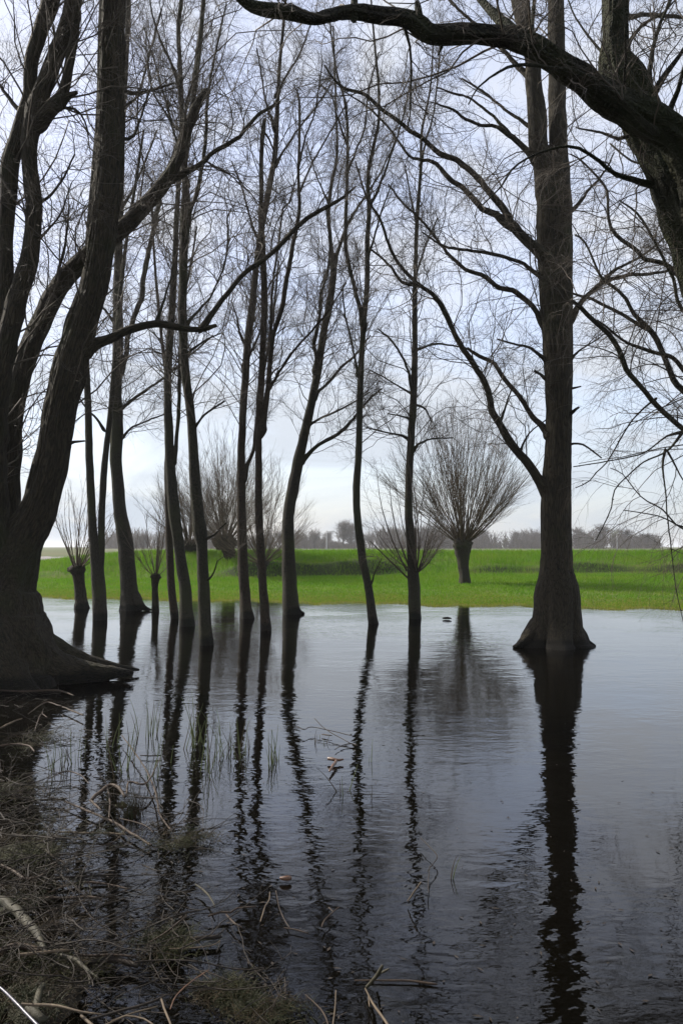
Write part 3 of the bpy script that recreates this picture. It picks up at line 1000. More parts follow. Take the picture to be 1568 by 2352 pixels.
T.branch([(688, 440, 5), (720, 370, 4), (760, 300, 4), (800, 230, 3)], 0.5)
T.branch([(686, 380, 5), (700, 320, 4), (724, 250, 4), (740, 140, 3)], -0.4)
T.branch([(602, 560, 6), (580, 520, 5), (555, 430, 4), (532, 370, 3)], 0.4)
T.crown(4.4, 7, 4)

y = depth_of(1410)
T = pole('thick trunk leaning right with two long low boughs on its right side', y, (668, 1410),
         [(671, 1412, 50), (669, 1400, 43), (666, 1361, 36), (663, 1310, 32), (662, 1260, 29), (662, 1200, 27), (666, 1158, 27), (673, 1120, 27), (683, 1070, 25), (694, 1023, 23), (705, 970, 21), (716, 922, 19), (727, 870, 18), (735, 821, 17), (746, 750, 17), (754, 715, 17), (760, 675, 16), (766, 630, 15), (766, 600, 13), (761, 574, 10), (758, 540, 9), (754, 489, 9), (761, 422, 8), (772, 371, 7), (774, 321, 6), (771, 253, 5), (769, 169, 4), (765, 60, 4)], low=3.6)
T.add('root', [(676, 1392, 20), (686, 1404, 12), (699, 1409, 4)], -0.1, S=8, twigs=0, flare=False)
T.branch([(766, 610, 12), (772, 586, 9), (789, 540, 8), (806, 500, 7), (840, 449, 5), (874, 395, 4), (905, 330, 3)], 0.5)
T.branch([(726, 850, 13), (727, 818, 9), (720, 790, 9), (726, 765, 10), (735, 720, 8), (737, 675, 7), (752, 624, 6), (757, 560, 5), (748, 470, 4)], -0.4, amp=0.3)
T.branch([(692, 1056, 15), (703, 1044, 10), (735, 1020, 9), (769, 1000, 9), (800, 976, 8), (816, 956, 7), (838, 928, 5), (857, 909, 5), (876, 893, 4)], -0.6)
T.branch([(722, 914, 10), (731, 901, 7), (756, 878, 7), (783, 845, 6), (823, 807, 5), (850, 770, 3)], 0.5)
T.branch([(710, 975, 8), (722, 968, 5), (762, 949, 5), (816, 922, 4), (850, 900, 3)], 0.3)
T.branch([(766, 590, 7), (756, 610, 5), (735, 660, 4)], 0.2)
T.branch([(756, 470, 5), (742, 440, 4), (722, 390, 3), (705, 330, 3)], 0.4)
T.crown(4.4, 7, 4)

y = depth_of(1433)
T = pole('slim wavy trunk leaning left then forking into a narrow Y', y, (856, 1433),
         [(857, 1435, 26), (855, 1425, 23), (848, 1361, 19), (840, 1320, 18), (833, 1290, 19), (825, 1226, 18), (820, 1180, 17), (818, 1130, 17), (821, 1075, 16), (824, 1023, 16), (825, 980, 14), (826, 922, 15), (828, 870, 14), (830, 821, 13), (833, 770, 13), (835, 732, 14), (839, 700, 12), (843, 641, 12), (843, 557, 11), (847, 489, 10), (845, 405, 9), (857, 338, 8), (869, 280, 7), (869, 200, 6), (860, 100, 5), (852, 0, 4), (850, -80, 3)], low=3.6)
T.branch([(834, 745, 13), (828, 713, 11), (820, 685, 10), (805, 625, 9), (796, 580, 9), (793, 540, 9), (796, 439, 8), (798, 338, 7), (796, 270, 7), (789, 219, 5), (775, 175, 5), (764, 110, 4), (756, 30, 3)], -0.4, S=12, amp=0.3)
T.branch([(822, 860, 7), (818, 840, 5), (806, 780, 5), (792, 720, 4), (786, 660, 3)], 0.4)
T.branch([(849, 1348, 5), (853, 1340, 4), (862, 1312, 3), (876, 1283, 2)], -0.1, low=0.8)
T.branch([(846, 480, 7), (870, 430, 6), (896, 360, 5), (922, 280, 4), (940, 200, 3)], 0.6)
T.branch([(843, 600, 6), (860, 540, 5), (878, 480, 4), (900, 420, 3)], -0.5)
T.branch([(796, 400, 6), (816, 350, 5), (838, 290, 4), (846, 210, 4), (870, 120, 3)], 0.5)
T.branch([(796, 330, 5), (778, 280, 4), (762, 220, 3)], -0.4)
T.crown(4.4, 7, 4)

y = depth_of(1421)
JY = y
T = pole('tall straight trunk rising out of a fan of pollard shoots', y, (952, 1421),
         [(953, 1423, 34), (952, 1410, 31), (950, 1344, 28), (948, 1315, 26), (944, 1270, 20), (941, 1226, 19), (938, 1170, 18), (938, 1125, 17), (940, 1080, 17), (943, 1023, 17), (946, 970, 17), (949, 922, 16), (951, 870, 15), (952, 821, 14), (952, 740, 12), (952, 686, 12), (953, 641, 10), (957, 506, 9), (962, 440, 8), (966, 380, 7), (968, 304, 6), (980, 245, 5), (990, 180, 4), (995, 60, 3)], low=3.2)
T.branch([(948, 905, 8), (936, 850, 6), (918, 810, 5), (896, 780, 5), (868, 755, 3)], -0.3)
T.branch([(946, 905, 5), (920, 890, 4), (880, 866, 3), (850, 850, 3)], 0.4)
T.branch([(940, 1012, 7), (924, 1001, 5), (880, 992, 4), (838, 980, 3)], 0.3)
T.branch([(944, 965, 5), (925, 957, 4), (890, 950, 3)], -0.3)
T.branch([(950, 1034, 8), (960, 1021, 5), (990, 1008, 4), (1040, 1006, 3)], -0.4)
T.branch([(954, 804, 7), (968, 799, 5), (1000, 790, 5), (1045, 795, 4), (1075, 800, 3)], 0.5)
T.branch([(953, 930, 5), (976, 940, 4), (990, 970, 3)], 0.2)
T.branch([(966, 380, 6), (976, 330, 5), (995, 260, 4), (1006, 160, 4), (1012, 60, 3)], 0.4)
T.branch([(958, 520, 5), (942, 450, 4), (930, 380, 3)], -0.4)
T.branch([(953, 640, 5), (975, 570, 4), (1004, 500, 3)], 0.5)


def rods(center, head_r, n, length, spread, r0, seed, up=0.35, lo=0.0, azi=None):
    """pollard shoots fanning up out of a knobbly head"""
    g_ = np.random.default_rng(seed)
    K = 12
    out = []
    for i in range(n):
        az = g_.uniform(0, 2 * math.pi) if azi is None else math.radians(g_.uniform(*azi))
        inc = math.radians(spread) * (lo + (1 - lo) * g_.random()) ** 0.75
        d = np.array([math.sin(inc) * math.cos(az), math.sin(inc) * math.sin(az), math.cos(inc)])
        p = np.array(center) + np.array([d[0], d[1], d[2] * 0.55]) * head_r * 0.8
        L = length * g_.uniform(0.62, 1.05) * (1 - 0.55 * inc / math.radians(90))
        if g_.random() < 0.18:
            L *= 0.5
        pts = [p.copy()]
        bend = up * g_.uniform(0.5, 1.3) * (0.5 + inc)
        for k in range(1, K):
            p = p + d * L / (K - 1)
            pts.append(p.copy())
            d = unit(d + np.array([0, 0, bend * 0.16]) + g_.normal(size=3) * 0.065)
        r = r0 * g_.uniform(0.6, 1.15) * (0.5 + 0.5 * L / length)
        out.append((np.array(pts), r * np.linspace(1, 0.22, K)))
    return out


hc, _ = at(956, 1316, JY)
fan = rods(hc, 0.10, 34, 3.3, 66, 0.017, 5, up=0.25)
for pts in ([(936, 1327), (890, 1283), (850, 1243)], [(934, 1312), (901, 1243), (874, 1158), (864, 1074)], [(938, 1300), (915, 1240), (898, 1160), (893, 1090)]):
    p = T.path([(a, b_, 5 - 1.5 * i) for i, (a, b_) in enumerate(pts)], -0.4, step=0.5)
    ii = np.linspace(0, len(p) - 1, 12)
    p = np.stack([np.interp(ii, np.arange(len(p)), p[:, k]) for k in range(4)], -1)
    fan.append((p[:, :3], p[:, 3]))
T.crown(3.8, 6.5, 4, extra=fan)


# ------------------------------------------------------------------ pollard willows
def pollard(label, Yb, base, trunk, head, n, length, spread, r0, seed, z0=0.0, hw=1.0, up=0.35, n2=7.0, n3=3.0, bark='bark', twig='rod', group='pollard willows', dark=False):
    t_ = Tree('pollard_willow', label, 'tree', Yb, base, group, bark=bark, Z0=z0, twig=twig)

    def lob(z):
        return (0.15 * math.exp(-max(0, z - z0) / 0.25), 5, seed, 0.8)
    t_.trunk(trunk, lobes=lob, S=22, rough=0.12, twigs=0)
    c, s = at(head[0], head[1], Yb)
    hr = head[2] * 0.5 / F * s
    # knobbly swollen head
    g_ = Geo()
    nu, nv = 20, 12
    V = []
    for j in range(nv + 1):
        ph = math.pi * j / nv
        for i in range(nu):
            a = 2 * math.pi * i / nu
            d = Vector((math.sin(ph) * math.cos(a), math.sin(ph) * math.sin(a), math.cos(ph)))
            rr = hr * (1 + 0.28 * mn.noise(d * 2.4 + Vector((seed, 0, 0))) + 0.16 * mn.noise(d * 6 + Vector((0, seed, 0))))
            V.append((c.x + d.x * rr, c.y + d.y * rr, c.z + d.z * rr * 0.72))
    idx = np.arange(len(V)).reshape(nv + 1, nu)
    Q = np.stack([idx[:-1], idx[1:], np.roll(idx[1:], -1, 1), np.roll(idx[:-1], -1, 1)], -1).reshape(-1, 4)
    V = np.array(V)
    g_.add(V, Q, B=V - np.array(c))
    g_.build('pollard_head', t_.bark, t_.root, bark=True)
    ex = rods(c, hr, n, length, spread, r0, seed, up)
    t_.paths = []
    t_.droop = 0.0
    t_.up = 0.5
    P1 = np.array([e[0] for e in ex])
    R1 = np.array([e[1] for e in ex])
    g_ = Geo()
    P2, R2 = grow(P1, R1, n2, 6, (0.3, 1.0), (12, 38), (0.5 * length / 4, 1.3 * length / 4), (0.0035, 0.006), 0.25, 0.09, 0.0, 0.8, seed)
    P3, R3 = grow(P2, R2, n3, 5, (0.2, 1.0), (14, 45), (0.25, 0.6), (0.0025, 0.004), 0.2, 0.12, 0.0, 0.9, seed + 1)
    for (P, R, S) in ((P1, R1, 6), (P2, R2, 4), (P3, R3, 3)):
        if len(P):
            V, Q = tubes(P, R, S)
            g_.add(V, Q)
    o_ = g_.build('crown', M[twig], t_.root)
    o_['kind'] = 'stuff'
    return t_


y = depth_of(1397)
pollard('small pollard willow in the water nearest the huge willow', y, (186, 1397),
        [(187, 1399, 36), (186, 1380, 30), (183, 1350, 26), (180, 1322, 28), (178, 1308, 32)], (178, 1308, 38), 32, 3.0, 62, 0.018, 11, n2=4, n3=3)
y = depth_of(1405)
pollard('smallest pollard willow, a thin post with a tuft of shoots, in the water', y, (357, 1405),
        [(357, 1407, 19), (357, 1380, 16), (357, 1350, 15), (358, 1328, 20)], (358, 1325, 23), 24, 2.6, 62, 0.013, 12, n2=4, n3=3)
zb = 0.2
y = depth_of(1341, zb)
pollard('big pollard willow on the grass with a tall round head of upright shoots', y, (1067, 1341),
        [(1067, 1344, 30), (1066, 1325, 25), (1064, 1300, 25), (1063, 1280, 30), (1062, 1266, 37), (1062, 1254, 40)], (1062, 1251, 44), 150, 6.2, 58, 0.021, 13, z0=zb, n2=13, n3=4.5, bark='bark_pole', up=0.22)
zb = 0.25
y = depth_of(1322, zb)
pollard('pollard willow on the grass behind the tall trunks, leaning, with spread shoots', y, (536, 1322),
        [(538, 1326, 30), (535, 1310, 27), (529, 1280, 27), (522, 1255, 34)], (517, 1246, 54), 130, 5.6, 74, 0.024, 14, z0=zb, n2=14, n3=4.5, up=0.35)
y = depth_of(1318, zb)
pollard('pollard willow on the grass almost hidden behind the knobby trunk', y, (437, 1318),
        [(438, 1322, 32), (437, 1305, 28), (436, 1270, 30)], (436, 1258, 48), 100, 4.9, 72, 0.026, 15, z0=zb, n2=8, n3=3)
y = depth_of(1330, zb)
pollard('bushy pollard willow behind the thick leaning trunk, mostly hidden', y, (600, 1325),
        [(600, 1332, 20), (601, 1320, 18), (602, 1300, 22)], (602, 1294, 30), 80, 4.8, 80, 0.018, 16, z0=zb, n2=11, n3=3.5, up=0.15)

# ------------------------------------------------------------------ mossy near tree leaning in from the right
YM = 6.6
T = Tree('leaning_tree', 'mossy old tree leaning in from the right edge with a great arching limb', 'tree', YM, (1730, 1800), bark='bark_moss', low=2.6, dens=0.9, up=0.25, droop=0.5)
T.trunk([(1740, 1780, 210), (1725, 1600, 170), (1705, 1300, 150), (1690, 1050, 140), (1672, 850, 132), (1645, 680, 124), (1600, 560, 112), (1548, 444, 98), (1511, 358, 90), (1480, 285, 86), (1448, 215, 88), (1424, 165, 86), (1415, 120, 66), (1414, 67, 60), (1413, 0, 58), (1405, -120, 50), (1400, -250, 38)],
        S=64, amp=0.12, rough=0.16, twigs=0.35, step=0.05, sink=0.3)
T.branch([(1660, 700, 110), (1640, 520, 100), (1605, 390, 92), (1568, 331, 86), (1528, 294, 80), (1444, 250, 77), (1376, 209, 69), (1326, 175, 61), (1275, 145, 57), (1228, 111, 50), (1174, 91, 45), (1106, 81, 45), (1039, 78, 46), (992, 78, 46), (958, 57, 42), (924, 40, 36), (874, 35, 36), (806, 27, 33), (756, 37, 29), (722, 44, 25), (688, 37, 27), (654, 27, 29), (604, 20, 29), (570, 7, 27), (545, -14, 25), (515, -50, 20)],
         -0.9, y0=6.3, S=44, amp=0.22, rough=0.22, twigs=0.25, flare=False, step=0.04)
T.branch([(962, 60, 18), (961, 34, 15), (959, 16, 15), (957, 2, 10)], -0.05, S=12, amp=0.2, twigs=0, step=0.03)
T.branch([(813, 30, 18), (813, 8, 15), (813, -20, 13)], 0.05, twigs=0)
T.branch([(1180, 84, 28), (1160, 58, 22), (1140, 37, 19), (1113, 10, 17), (1090, -20, 14)], 0.2, S=12, amp=0.25)
T.branch([(1221, 100, 14), (1222, 70, 9), (1225, 20, 8), (1227, -30, 6)], 0.2)
T.branch([(926, 50, 9), (932, 70, 6), (941, 105, 5), (943, 140, 5), (943, 202, 5), (942, 262, 4), (935, 292, 3)], 0.2)
T.branch([(1016, 95, 8), (1015, 108, 5), (1010, 118, 4), (1004, 128, 3)], 0.0, twigs=0)
T.branch([(1500, 300, 13), (1484, 290, 12), (1451, 256, 12), (1410, 216, 11), (1376, 192, 10), (1326, 165, 9), (1258, 155, 8), (1208, 148, 8), (1164, 155, 7), (1123, 179, 5), (1096, 202, 4), (1075, 240, 3)], -0.5, y0=5.9, amp=0.4)
T.branch([(1500, 425, 14), (1471, 418, 12), (1410, 398, 10), (1376, 371, 9), (1329, 341, 8), (1302, 336, 7), (1258, 344, 6), (1208, 364, 5), (1174, 391, 5), (1150, 429, 4), (1106, 472, 3)], -0.6, amp=0.4)
T.branch([(1486, 230, 14), (1489, 205, 11), (1494, 135, 10), (1518, 50, 8), (1538, 0, 7), (1560, -60, 5)], 0.3)
T.branch([(1494, 226, 13), (1528, 169, 11), (1562, 125, 9), (1600, 60, 7)], -0.2)
T.branch([(1534, 262, 11), (1555, 209, 10), (1568, 162, 9), (1590, 90, 7)], -0.4)
T.branch([(1440, 140, 11), (1447, 91, 9), (1478, 54, 7), (1512, 37, 5), (1550, 0, 4)], 0.3)
T.branch([(1436, 40, 11), (1470, 35, 10), (1505, 34, 10), (1540, 38, 9), (1580, 41, 8)], 0.8, y0=8.2)
T.branch([(1448, 310, 8), (1420, 318, 6), (1380, 306, 5), (1330, 295, 4), (1322, 292, 3)], 0.2, twigs=0.3)
T.branch([(1446, 240, 6), (1432, 190, 5), (1436, 140, 5), (1434, 60, 4)], -0.4, y0=6.0, twigs=0.2)
T.branch([(1395, 145, 7), (1390, 130, 6), (1360, 95, 5), (1320, 40, 4), (1300, -10, 3)], 0.3)
T.crown(4.6, 6.5, 4, l1=(0.5, 1.4), l2=(0.25, 0.7), l3=(0.1, 0.35), thin=0.75)

# ------------------------------------------------------------------ tree off to the right: only boughs with hanging twigs come into the picture
YL = 8.6
T = Tree('willow_tree', 'willow at the right edge, only its sloping boughs and hanging catkin twigs showing', 'tree', YL, (1860, 1600), bark='bark_pole', low=1.7, dens=0.8, up=-0.1, droop=1.4)
T.trunk([(1860, 1600, 190), (1850, 1450, 150), (1835, 1250, 120), (1820, 1000, 110), (1805, 700, 100), (1800, 400, 90), (1790, 100, 74), (1780, -200, 52), (1790, -500, 30), (1782, -760, 10)], S=20, twigs=0)
T.branch([(1812, 1190, 40), (1740, 1110, 26), (1660, 1050, 18), (1610, 1016, 14), (1568, 986, 12), (1511, 936, 12), (1471, 888, 11), (1437, 848, 12), (1420, 804, 12), (1397, 767, 12), (1363, 737, 11), (1332, 706, 10), (1312, 690, 8)], -0.5, amp=0.3, twigs=0.6)
T.branch([(1818, 1090, 40), (1720, 1000, 26), (1640, 950, 18), (1568, 899, 15), (1538, 855, 14), (1518, 804, 13), (1494, 760, 13), (1454, 720, 10), (1437, 686, 9), (1420, 668, 8), (1396, 651, 8), (1376, 630, 6), (1343, 557, 5), (1319, 540, 4)], 0.4, amp=0.4)
T.branch([(1488, 757, 9), (1460, 742, 8), (1410, 712, 8), (1359, 688, 7), (1315, 675, 5), (1290, 660, 3)], 0.5)
T.branch([(1640, 930, 16), (1568, 851, 11), (1545, 821, 10), (1518, 814, 9), (1478, 801, 8), (1427, 780, 6), (1393, 750, 5), (1370, 735, 3)], -0.4)
T.branch([(1806, 800, 36), (1700, 710, 22), (1620, 665, 16), (1568, 641, 13), (1528, 607, 11), (1478, 594, 10), (1461, 574, 10), (1413, 540, 9), (1396, 499, 7), (1393, 439, 6), (1363, 398, 5), (1329, 364, 4), (1309, 354, 3)], 0.3, amp=0.4)
T.branch([(1700, 820, 16), (1600, 745, 10), (1568, 715, 9), (1555, 692, 8), (1545, 641, 8), (1521, 590, 7), (1494, 540, 6), (1461, 489, 5), (1420, 460, 3)], -0.5, amp=0.4)
T.branch([(1803, 560, 30), (1700, 470, 18), (1620, 440, 12), (1560, 420, 9), (1500, 380, 7), (1450, 370, 5), (1400, 330, 4)], 0.9, amp=0.4)
T.branch([(1568, 992, 7), (1530, 1002, 4), (1477, 1040, 3.4), (1410, 1057, 3), (1316, 1072, 2.4)], -0.2, twigs=0.0, S=6, amp=0.9)
T.branch([(1502, 918, 5), (1491, 926, 4), (1450, 966, 3.4), (1413, 1027, 3.2), (1393, 1061, 3), (1370, 1084, 2.8), (1353, 1104, 2.6), (1321, 1121, 2.2)], -0.2, twigs=0.0, S=6, amp=0.9)
T.branch([(1568, 988, 7), (1550, 1015, 5), (1525, 1040, 4), (1477, 1061, 3.4), (1444, 1090, 3), (1410, 1125, 3), (1403, 1165, 2.8), (1386, 1206, 2.6), (1368, 1240, 2.2)], -0.3, twigs=0.0, S=6, amp=0.9)
T.branch([(1526, 1036, 5), (1521, 1074, 4), (1526, 1120, 3.6), (1531, 1175, 3.4), (1536, 1220, 3.2), (1540, 1260, 3), (1548, 1327, 2.6), (1557, 1380, 2.2), (1570, 1440, 1.8)], -0.2, twigs=0.25, S=6, amp=0.9, low=0.5)
T.branch([(1534, 1040, 4), (1560, 1090, 3), (1590, 1140, 2.4)], 0.2, twigs=0.6, S=6)
T.branch([(1640, 1130, 9), (1568, 1210, 5), (1520, 1170, 4), (1470, 1140, 3), (1430, 1090, 2.4), (1400, 1075, 2)], 0.3, twigs=1.0, S=6)
T.branch([(1640, 1260, 8), (1568, 1215, 4), (1525, 1190, 3), (1475, 1178, 2.4), (1430, 1172, 2)], -0.3, twigs=1.0, S=6, low=1.3)
# buds and catkins on the hanging twigs
gb = Geo()
for (p, tw, low) in T.paths[8:12]:
    n = len(p)
    for i in range(int(n * 0.35), n - 1):
        if rng.random() < 0.62:
            c0 = p[i, :3]
            d = unit(unit(p[i + 1, :3] - p[i, :3]) + rng.normal(size=3) * 0.45)
            L = rng.uniform(0.018, 0.040)
            r = rng.uniform(0.004, 0.0065)
            P = np.array([[c0, c0 + d * L * 0.3, c0 + d * L * 0.7, c0 + d * L]])
            V, Q = tubes(P, np.array([[0.002, r, r * 0.9, 0.001]]), 5)
            gb.add(V, Q)
cat_o = gb.build('catkin', M['stick_brown'], T.root)
cat_o['kind'] = 'stuff'
T.crown(6.0, 6.0, 3.2, l1=(0.5, 1.5), l2=(0.3, 0.9), l3=(0.12, 0.4), wig=0.16, thin=0.75)
# ------------------------------------------------------------------ far tree row on the horizon
def far_tree_mesh(kind, seed, h, wd):
    g_ = np.random.default_rng(seed)
    G = Geo()
    if kind == 'fir':
        P, R = [], []
        P.append([np.array([0, 0, h * k / 5.0]) for k in range(6)])
        R.append(np.linspace(0.2, 0.05, 6))
        for i in range(700):
            z = h * (0.08 + 0.9 * g_.random())
            a = g_.uniform(0, 6.28)
            L = wd * 0.5 * (1 - z / h) * g_.uniform(0.6, 1.1) + 0.1
            P.append([np.array([math.cos(a) * L * t, math.sin(a) * L * t, z - 0.35 * L * t * t]) for t in np.linspace(0, 1, 6)])
            R.append(np.linspace(0.10, 0.03, 6))
        V, Q = tubes(np.array(P), np.array(R), 4)
        G.add(V, Q)
        return G
    trunk = [np.array([0.15 * math.sin(k), 0.15 * math.cos(k * 1.7), h * 0.62 * k / 7.0]) for k in range(8)]
    P0, R0 = np.array([trunk]), np.array([np.linspace(0.22, 0.08, 8)]) * h / 10
    P1, R1 = grow(P0, R0, 34, 8, (0.10, 1.0), (16, 52), (h * 0.30, h * 0.55), (0.05, 0.09), 0.5, 0.10, 0, 0.9, seed)
    lim = h * 0.5
    P2, R2 = grow(P1, R1, 9, 6, (0.15, 1.0), (22, 60), (h * 0.12, h * 0.28), (0.035, 0.055), 0.4, 0.14, 0, 0.9, seed + 1)
    P3, R3 = grow(P2, R2, 5, 4, (0.15, 1.0), (20, 60), (h * 0.06, h * 0.14), (0.02, 0.032), 0.3, 0.16, 0, 0.9, seed + 2)
    for (P, R, S) in ((P0, R0, 6), (P1, R1, 4), (P2, R2, 3), (P3, R3, 3)):
        V, Q = tubes(P, R, S)
        V[:, 0] *= wd / (h * 0.8)
        V[:, 1] *= wd / (h * 0.8)
        G.add(V, Q)
    return G


FAR_G = 'distant trees along the horizon behind the dike'
FM = {}
for k, (kind, h, wd, mat) in enumerate((('round', 10, 9, 'far_twig'), ('round', 10, 7, 'far_twig'), ('round', 10, 11, 'far_twig'), ('round', 10, 8, 'far_bud'), ('fir', 10, 5, 'far_fir'))):
    G = far_tree_mesh(kind, 300 + 10 * k, h, wd)
    o_ = G.build('distant_tree', M[mat], origin=(0, 0, 0))
    FM[k] = o_
used_far = set()


def far_tree(px, top, Yd, k, label, grp=True):
    Yd = Yd * 2.1
    o_ = FM[k]
    if k in used_far:
        o_ = FM[k].copy()
        COL.objects.link(o_)
    used_far.add(k)
    base, s = at(px, 1262, Yd)
    tp, _ = at(px, top, Yd)
    o_.location = (base.x, Yd, 0.1)
    sc_ = (tp.z - 0.1) / 8.8
    wv = sc_ * rng.uniform(1.1, 1.6)
    o_.scale = (wv, wv, sc_)
    o_.rotation_euler = (0, 0, rng.uniform(0, 6.28))
    tag(o_, label, 'tree', FAR_G)
    return o_


FAR = [(722, 1214, 190, 1, 'small bare distant tree just right of the thick leaning trunk'),
       (752, 1222, 230, 2, 'low wide distant tree by a thin pole, right of the thick leaning trunk'),
       (788, 1196, 185, 0, 'tallest rounded distant tree, left of the slim wavy trunk'),
       (806, 1203, 200, 2, 'broad distant tree touching the left edge of the slim wavy trunk'),
       (848, 1222, 240, 1, 'bare distant tree just right of the slim wavy trunk'),
       (876, 1216, 230, 0, 'bare distant tree midway between slim wavy trunk and tall straight trunk'),
       (905, 1212, 215, 2, 'distant tree left of the tall straight trunk, among its lowest shoots'),
       (974, 1212, 220, 0, 'distant tree right of the tall straight trunk, seen through pollard shoots'),
       (1004, 1218, 235, 1, 'distant tree left of the big pollard on the grass'),
       (1108, 1214, 220, 2, 'distant tree right beside the big pollard head'),
       (1136, 1232, 230, 4, 'dark conical distant evergreen right of the big pollard'),
       (1160, 1236, 225, 3, 'yellowish green budding distant tree, right of the dark evergreen'),
       (1186, 1221, 240, 2, 'grey distant tree between the yellowish one and the massive willow'),
       (1208, 1219, 230, 1, 'grey distant tree second to the left of the massive willow trunk'),
       (1232, 1222, 225, 0, 'distant tree at the left edge of the massive willow trunk'),
       (1326, 1212, 235, 2, 'distant tree at the right edge of the massive willow trunk'),
       (1352, 1221, 245, 1, 'lower distant tree just right of the massive willow trunk'),
       (1384, 1206, 215, 0, 'tall open distant tree right of the massive willow'),
       (1412, 1216, 230, 3, 'greenish distant tree behind the hanging catkin twig'),
       (1436, 1216, 225, 2, 'distant tree right of the hanging catkin twig'),
       (1482, 1226, 215, 2, 'low round distant tree standing apart near the right edge'),
       (1496, 1230, 230, 1, 'last small distant tree at the right end of the row'),
       (330, 1228, 170, 2, 'distant bushy tree between the stout straight trunk and smallest pollard'),
       (305, 1238, 200, 1, 'distant tree at the right edge of the stout straight trunk'),
       (255, 1240, 210, 2, 'small distant tree left of the stout straight trunk'),
       (372, 1230, 190, 0, 'distant tree behind the smallest pollard willow'),
       (500, 1222, 210, 2, 'distant tree between knobby trunk and leaning pollard'),
       (640, 1222, 220, 0, 'distant tree left of the thick leaning trunk')]
for f_ in FAR:
    far_tree(*f_)

# low scrub closing the view under the far trees
gs = Geo()
P, R = [], []
for i in range(11000):
    Yd = rng.uniform(390, 540)
    px = rng.uniform(200, 1512)
    b_, s = at(px, 1262, Yd)
    if mn.noise(Vector((px * 0.021, 8.8, 1.3))) < -0.12 and rng.random() < 0.8:
        continue
    h_ = 2.6 + 10.0 * max(0.0, 0.30 + mn.noise(Vector((b_.x * 0.045, 3.3, 0.7)))) * rng.uniform(0.3, 1.2) * (1.25 if px < 1260 else 0.9)
    p0 = np.array([b_.x, Yd, 0.0])
    d = np.array([rng.normal() * 0.35, rng.normal() * 0.3, 1.0])
    P.append([p0 + d * h_ * t + np.array([rng.normal() * 0.1, 0, 0]) for t in np.linspace(0, 1, 4)])
    R.append(np.linspace(0.16, 0.06, 4))
V, Q = tubes(np.array(P), np.array(R), 3)
gs.add(V, Q)
P2, R2 = grow(np.array(P), np.array(R), 5, 4, (0.2, 1), (20, 65), (1.0, 2.8), (0.04, 0.07), 0.3, 0.15, 0, 1, 5)
V, Q = tubes(P2, R2, 3)
gs.add(V, Q)
tag(gs.build('scrub', M['far_twig']), kind='stuff')

# poles seen far off between the trees
def far_pole(px, top, Yd, label):
    b_, s = at(px, 1264, Yd)
    t_, _ = at(px, top, Yd)
    G = Geo()
    pth = np.array([[b_.x, Yd, -0.3, 0.10], [b_.x, Yd, t_.z * 0.5, 0.09], [b_.x, Yd, t_.z, 0.06]])
    limb(G, pth, 8, 0)
    pth = np.array([[b_.x, Yd, t_.z - 0.05, 0.05], [b_.x + 0.7, Yd, t_.z + 0.12, 0.05], [b_.x + 1.3, Yd, t_.z + 0.1, 0.09]])
    limb(G, pth, 6, 0)
    return tag(G.build('street_lamp', M['metal'], origin=(b_.x, Yd, 0)), label, 'lamp post', 'distant lamp posts')


far_pole(750, 1222, 150, 'tiny grey lamp post in the distance, right of the thick leaning trunk')
far_pole(1416, 1226, 150, 'tiny grey lamp post in the distance, right of the massive willow')

# fence posts by the river on the left
for i, (px, py) in enumerate(((107, 1308), (141, 1312))):
    z_ = 0.35
    b_, s = at(px, py, 60.0)
    G = Geo()
    pth = np.array([[b_.x, 60.0, b_.z - 0.6, 0.055], [b_.x, 60.0, b_.z, 0.055], [b_.x + 0.01, 60.0, b_.z + 0.42, 0.05]])
    limb(G, pth, 8, 0.05, i)
    tag(G.build('fence_post', M['stick_dark'], origin=(b_.x, 60.0, b_.z - 0.6)), ('thin dark fence post at the river edge, beside the huge willow', 'thin dark fence post at the river edge, left of the small pollard')[i], 'post', 'river fence posts')

# ------------------------------------------------------------------ grass of the meadow and the dike
def blades(X, Y, Z, H, lean, wd, g_):
    n = len(X)
    a = g_.uniform(0, 2 * math.pi, n)
    la = g_.uniform(0, 2 * math.pi, n)
    b0 = np.stack([X, Y, Z], -1)
    side = np.stack([np.cos(a), np.sin(a), np.zeros(n)], -1) * (wd * 0.5)[:, None]
    ld = np.stack([np.cos(la), np.sin(la), np.zeros(n)], -1) * (lean * H)[:, None]
    mid = b0 + ld * 0.35 + np.array([0, 0, 1.0]) * (H * 0.6)[:, None]
    tip = b0 + ld + np.array([0, 0, 1.0]) * (H * (1 - 0.25 * lean))[:, None]
    V = np.stack([b0 - side, b0 + side, mid + side * 0.7, mid - side * 0.7, tip], 1)
    k = (np.arange(n) * 5)[:, None]
    Q = k + np.array([[0, 1, 2, 3]])
    Tt = k + np.array([[3, 2, 4]])
    return V.reshape(-1, 3), Q, Tt


gg = np.random.default_rng(21)
n = 330000
X = gg.uniform(-24, 24, n)
sY = shore_y(X)
Y = sY + 0.3 + (44.5 - sY) * gg.random(n) ** 1.1
dzy = (dike_z(X, Y + 0.1) - dike_z(X, Y - 0.1)) / 0.2
keep = (np.abs(X) < Y * 0.44 + 0.5) & (gg.random(n) > 0.8 * sstep(0.24, 0.42, dzy) * (0.5 + 0.5 * np.sin(X * 2.3) * np.sin(X * 0.9 + Y)))
X, Y = X[keep], Y[keep]
Z = dike_z(X, Y)
s_ = Y - shore_y(X)
Hh = gg.uniform(0.035, 0.09, len(X)) * (0.55 + 0.9 * sstep(2, 13, s_)) * (1 + 0.9 * sstep(36, 38.5, Y))
cl_ = 0.6 + 0.8 * gg.random(len(X))
V, Q, Tt = blades(X, Y, Z - 0.02 * 0, Hh * cl_ + 0.02, gg.uniform(0.1, 0.7, len(X)), gg.uniform(0.010, 0.022, len(X)), gg)
G = Geo()
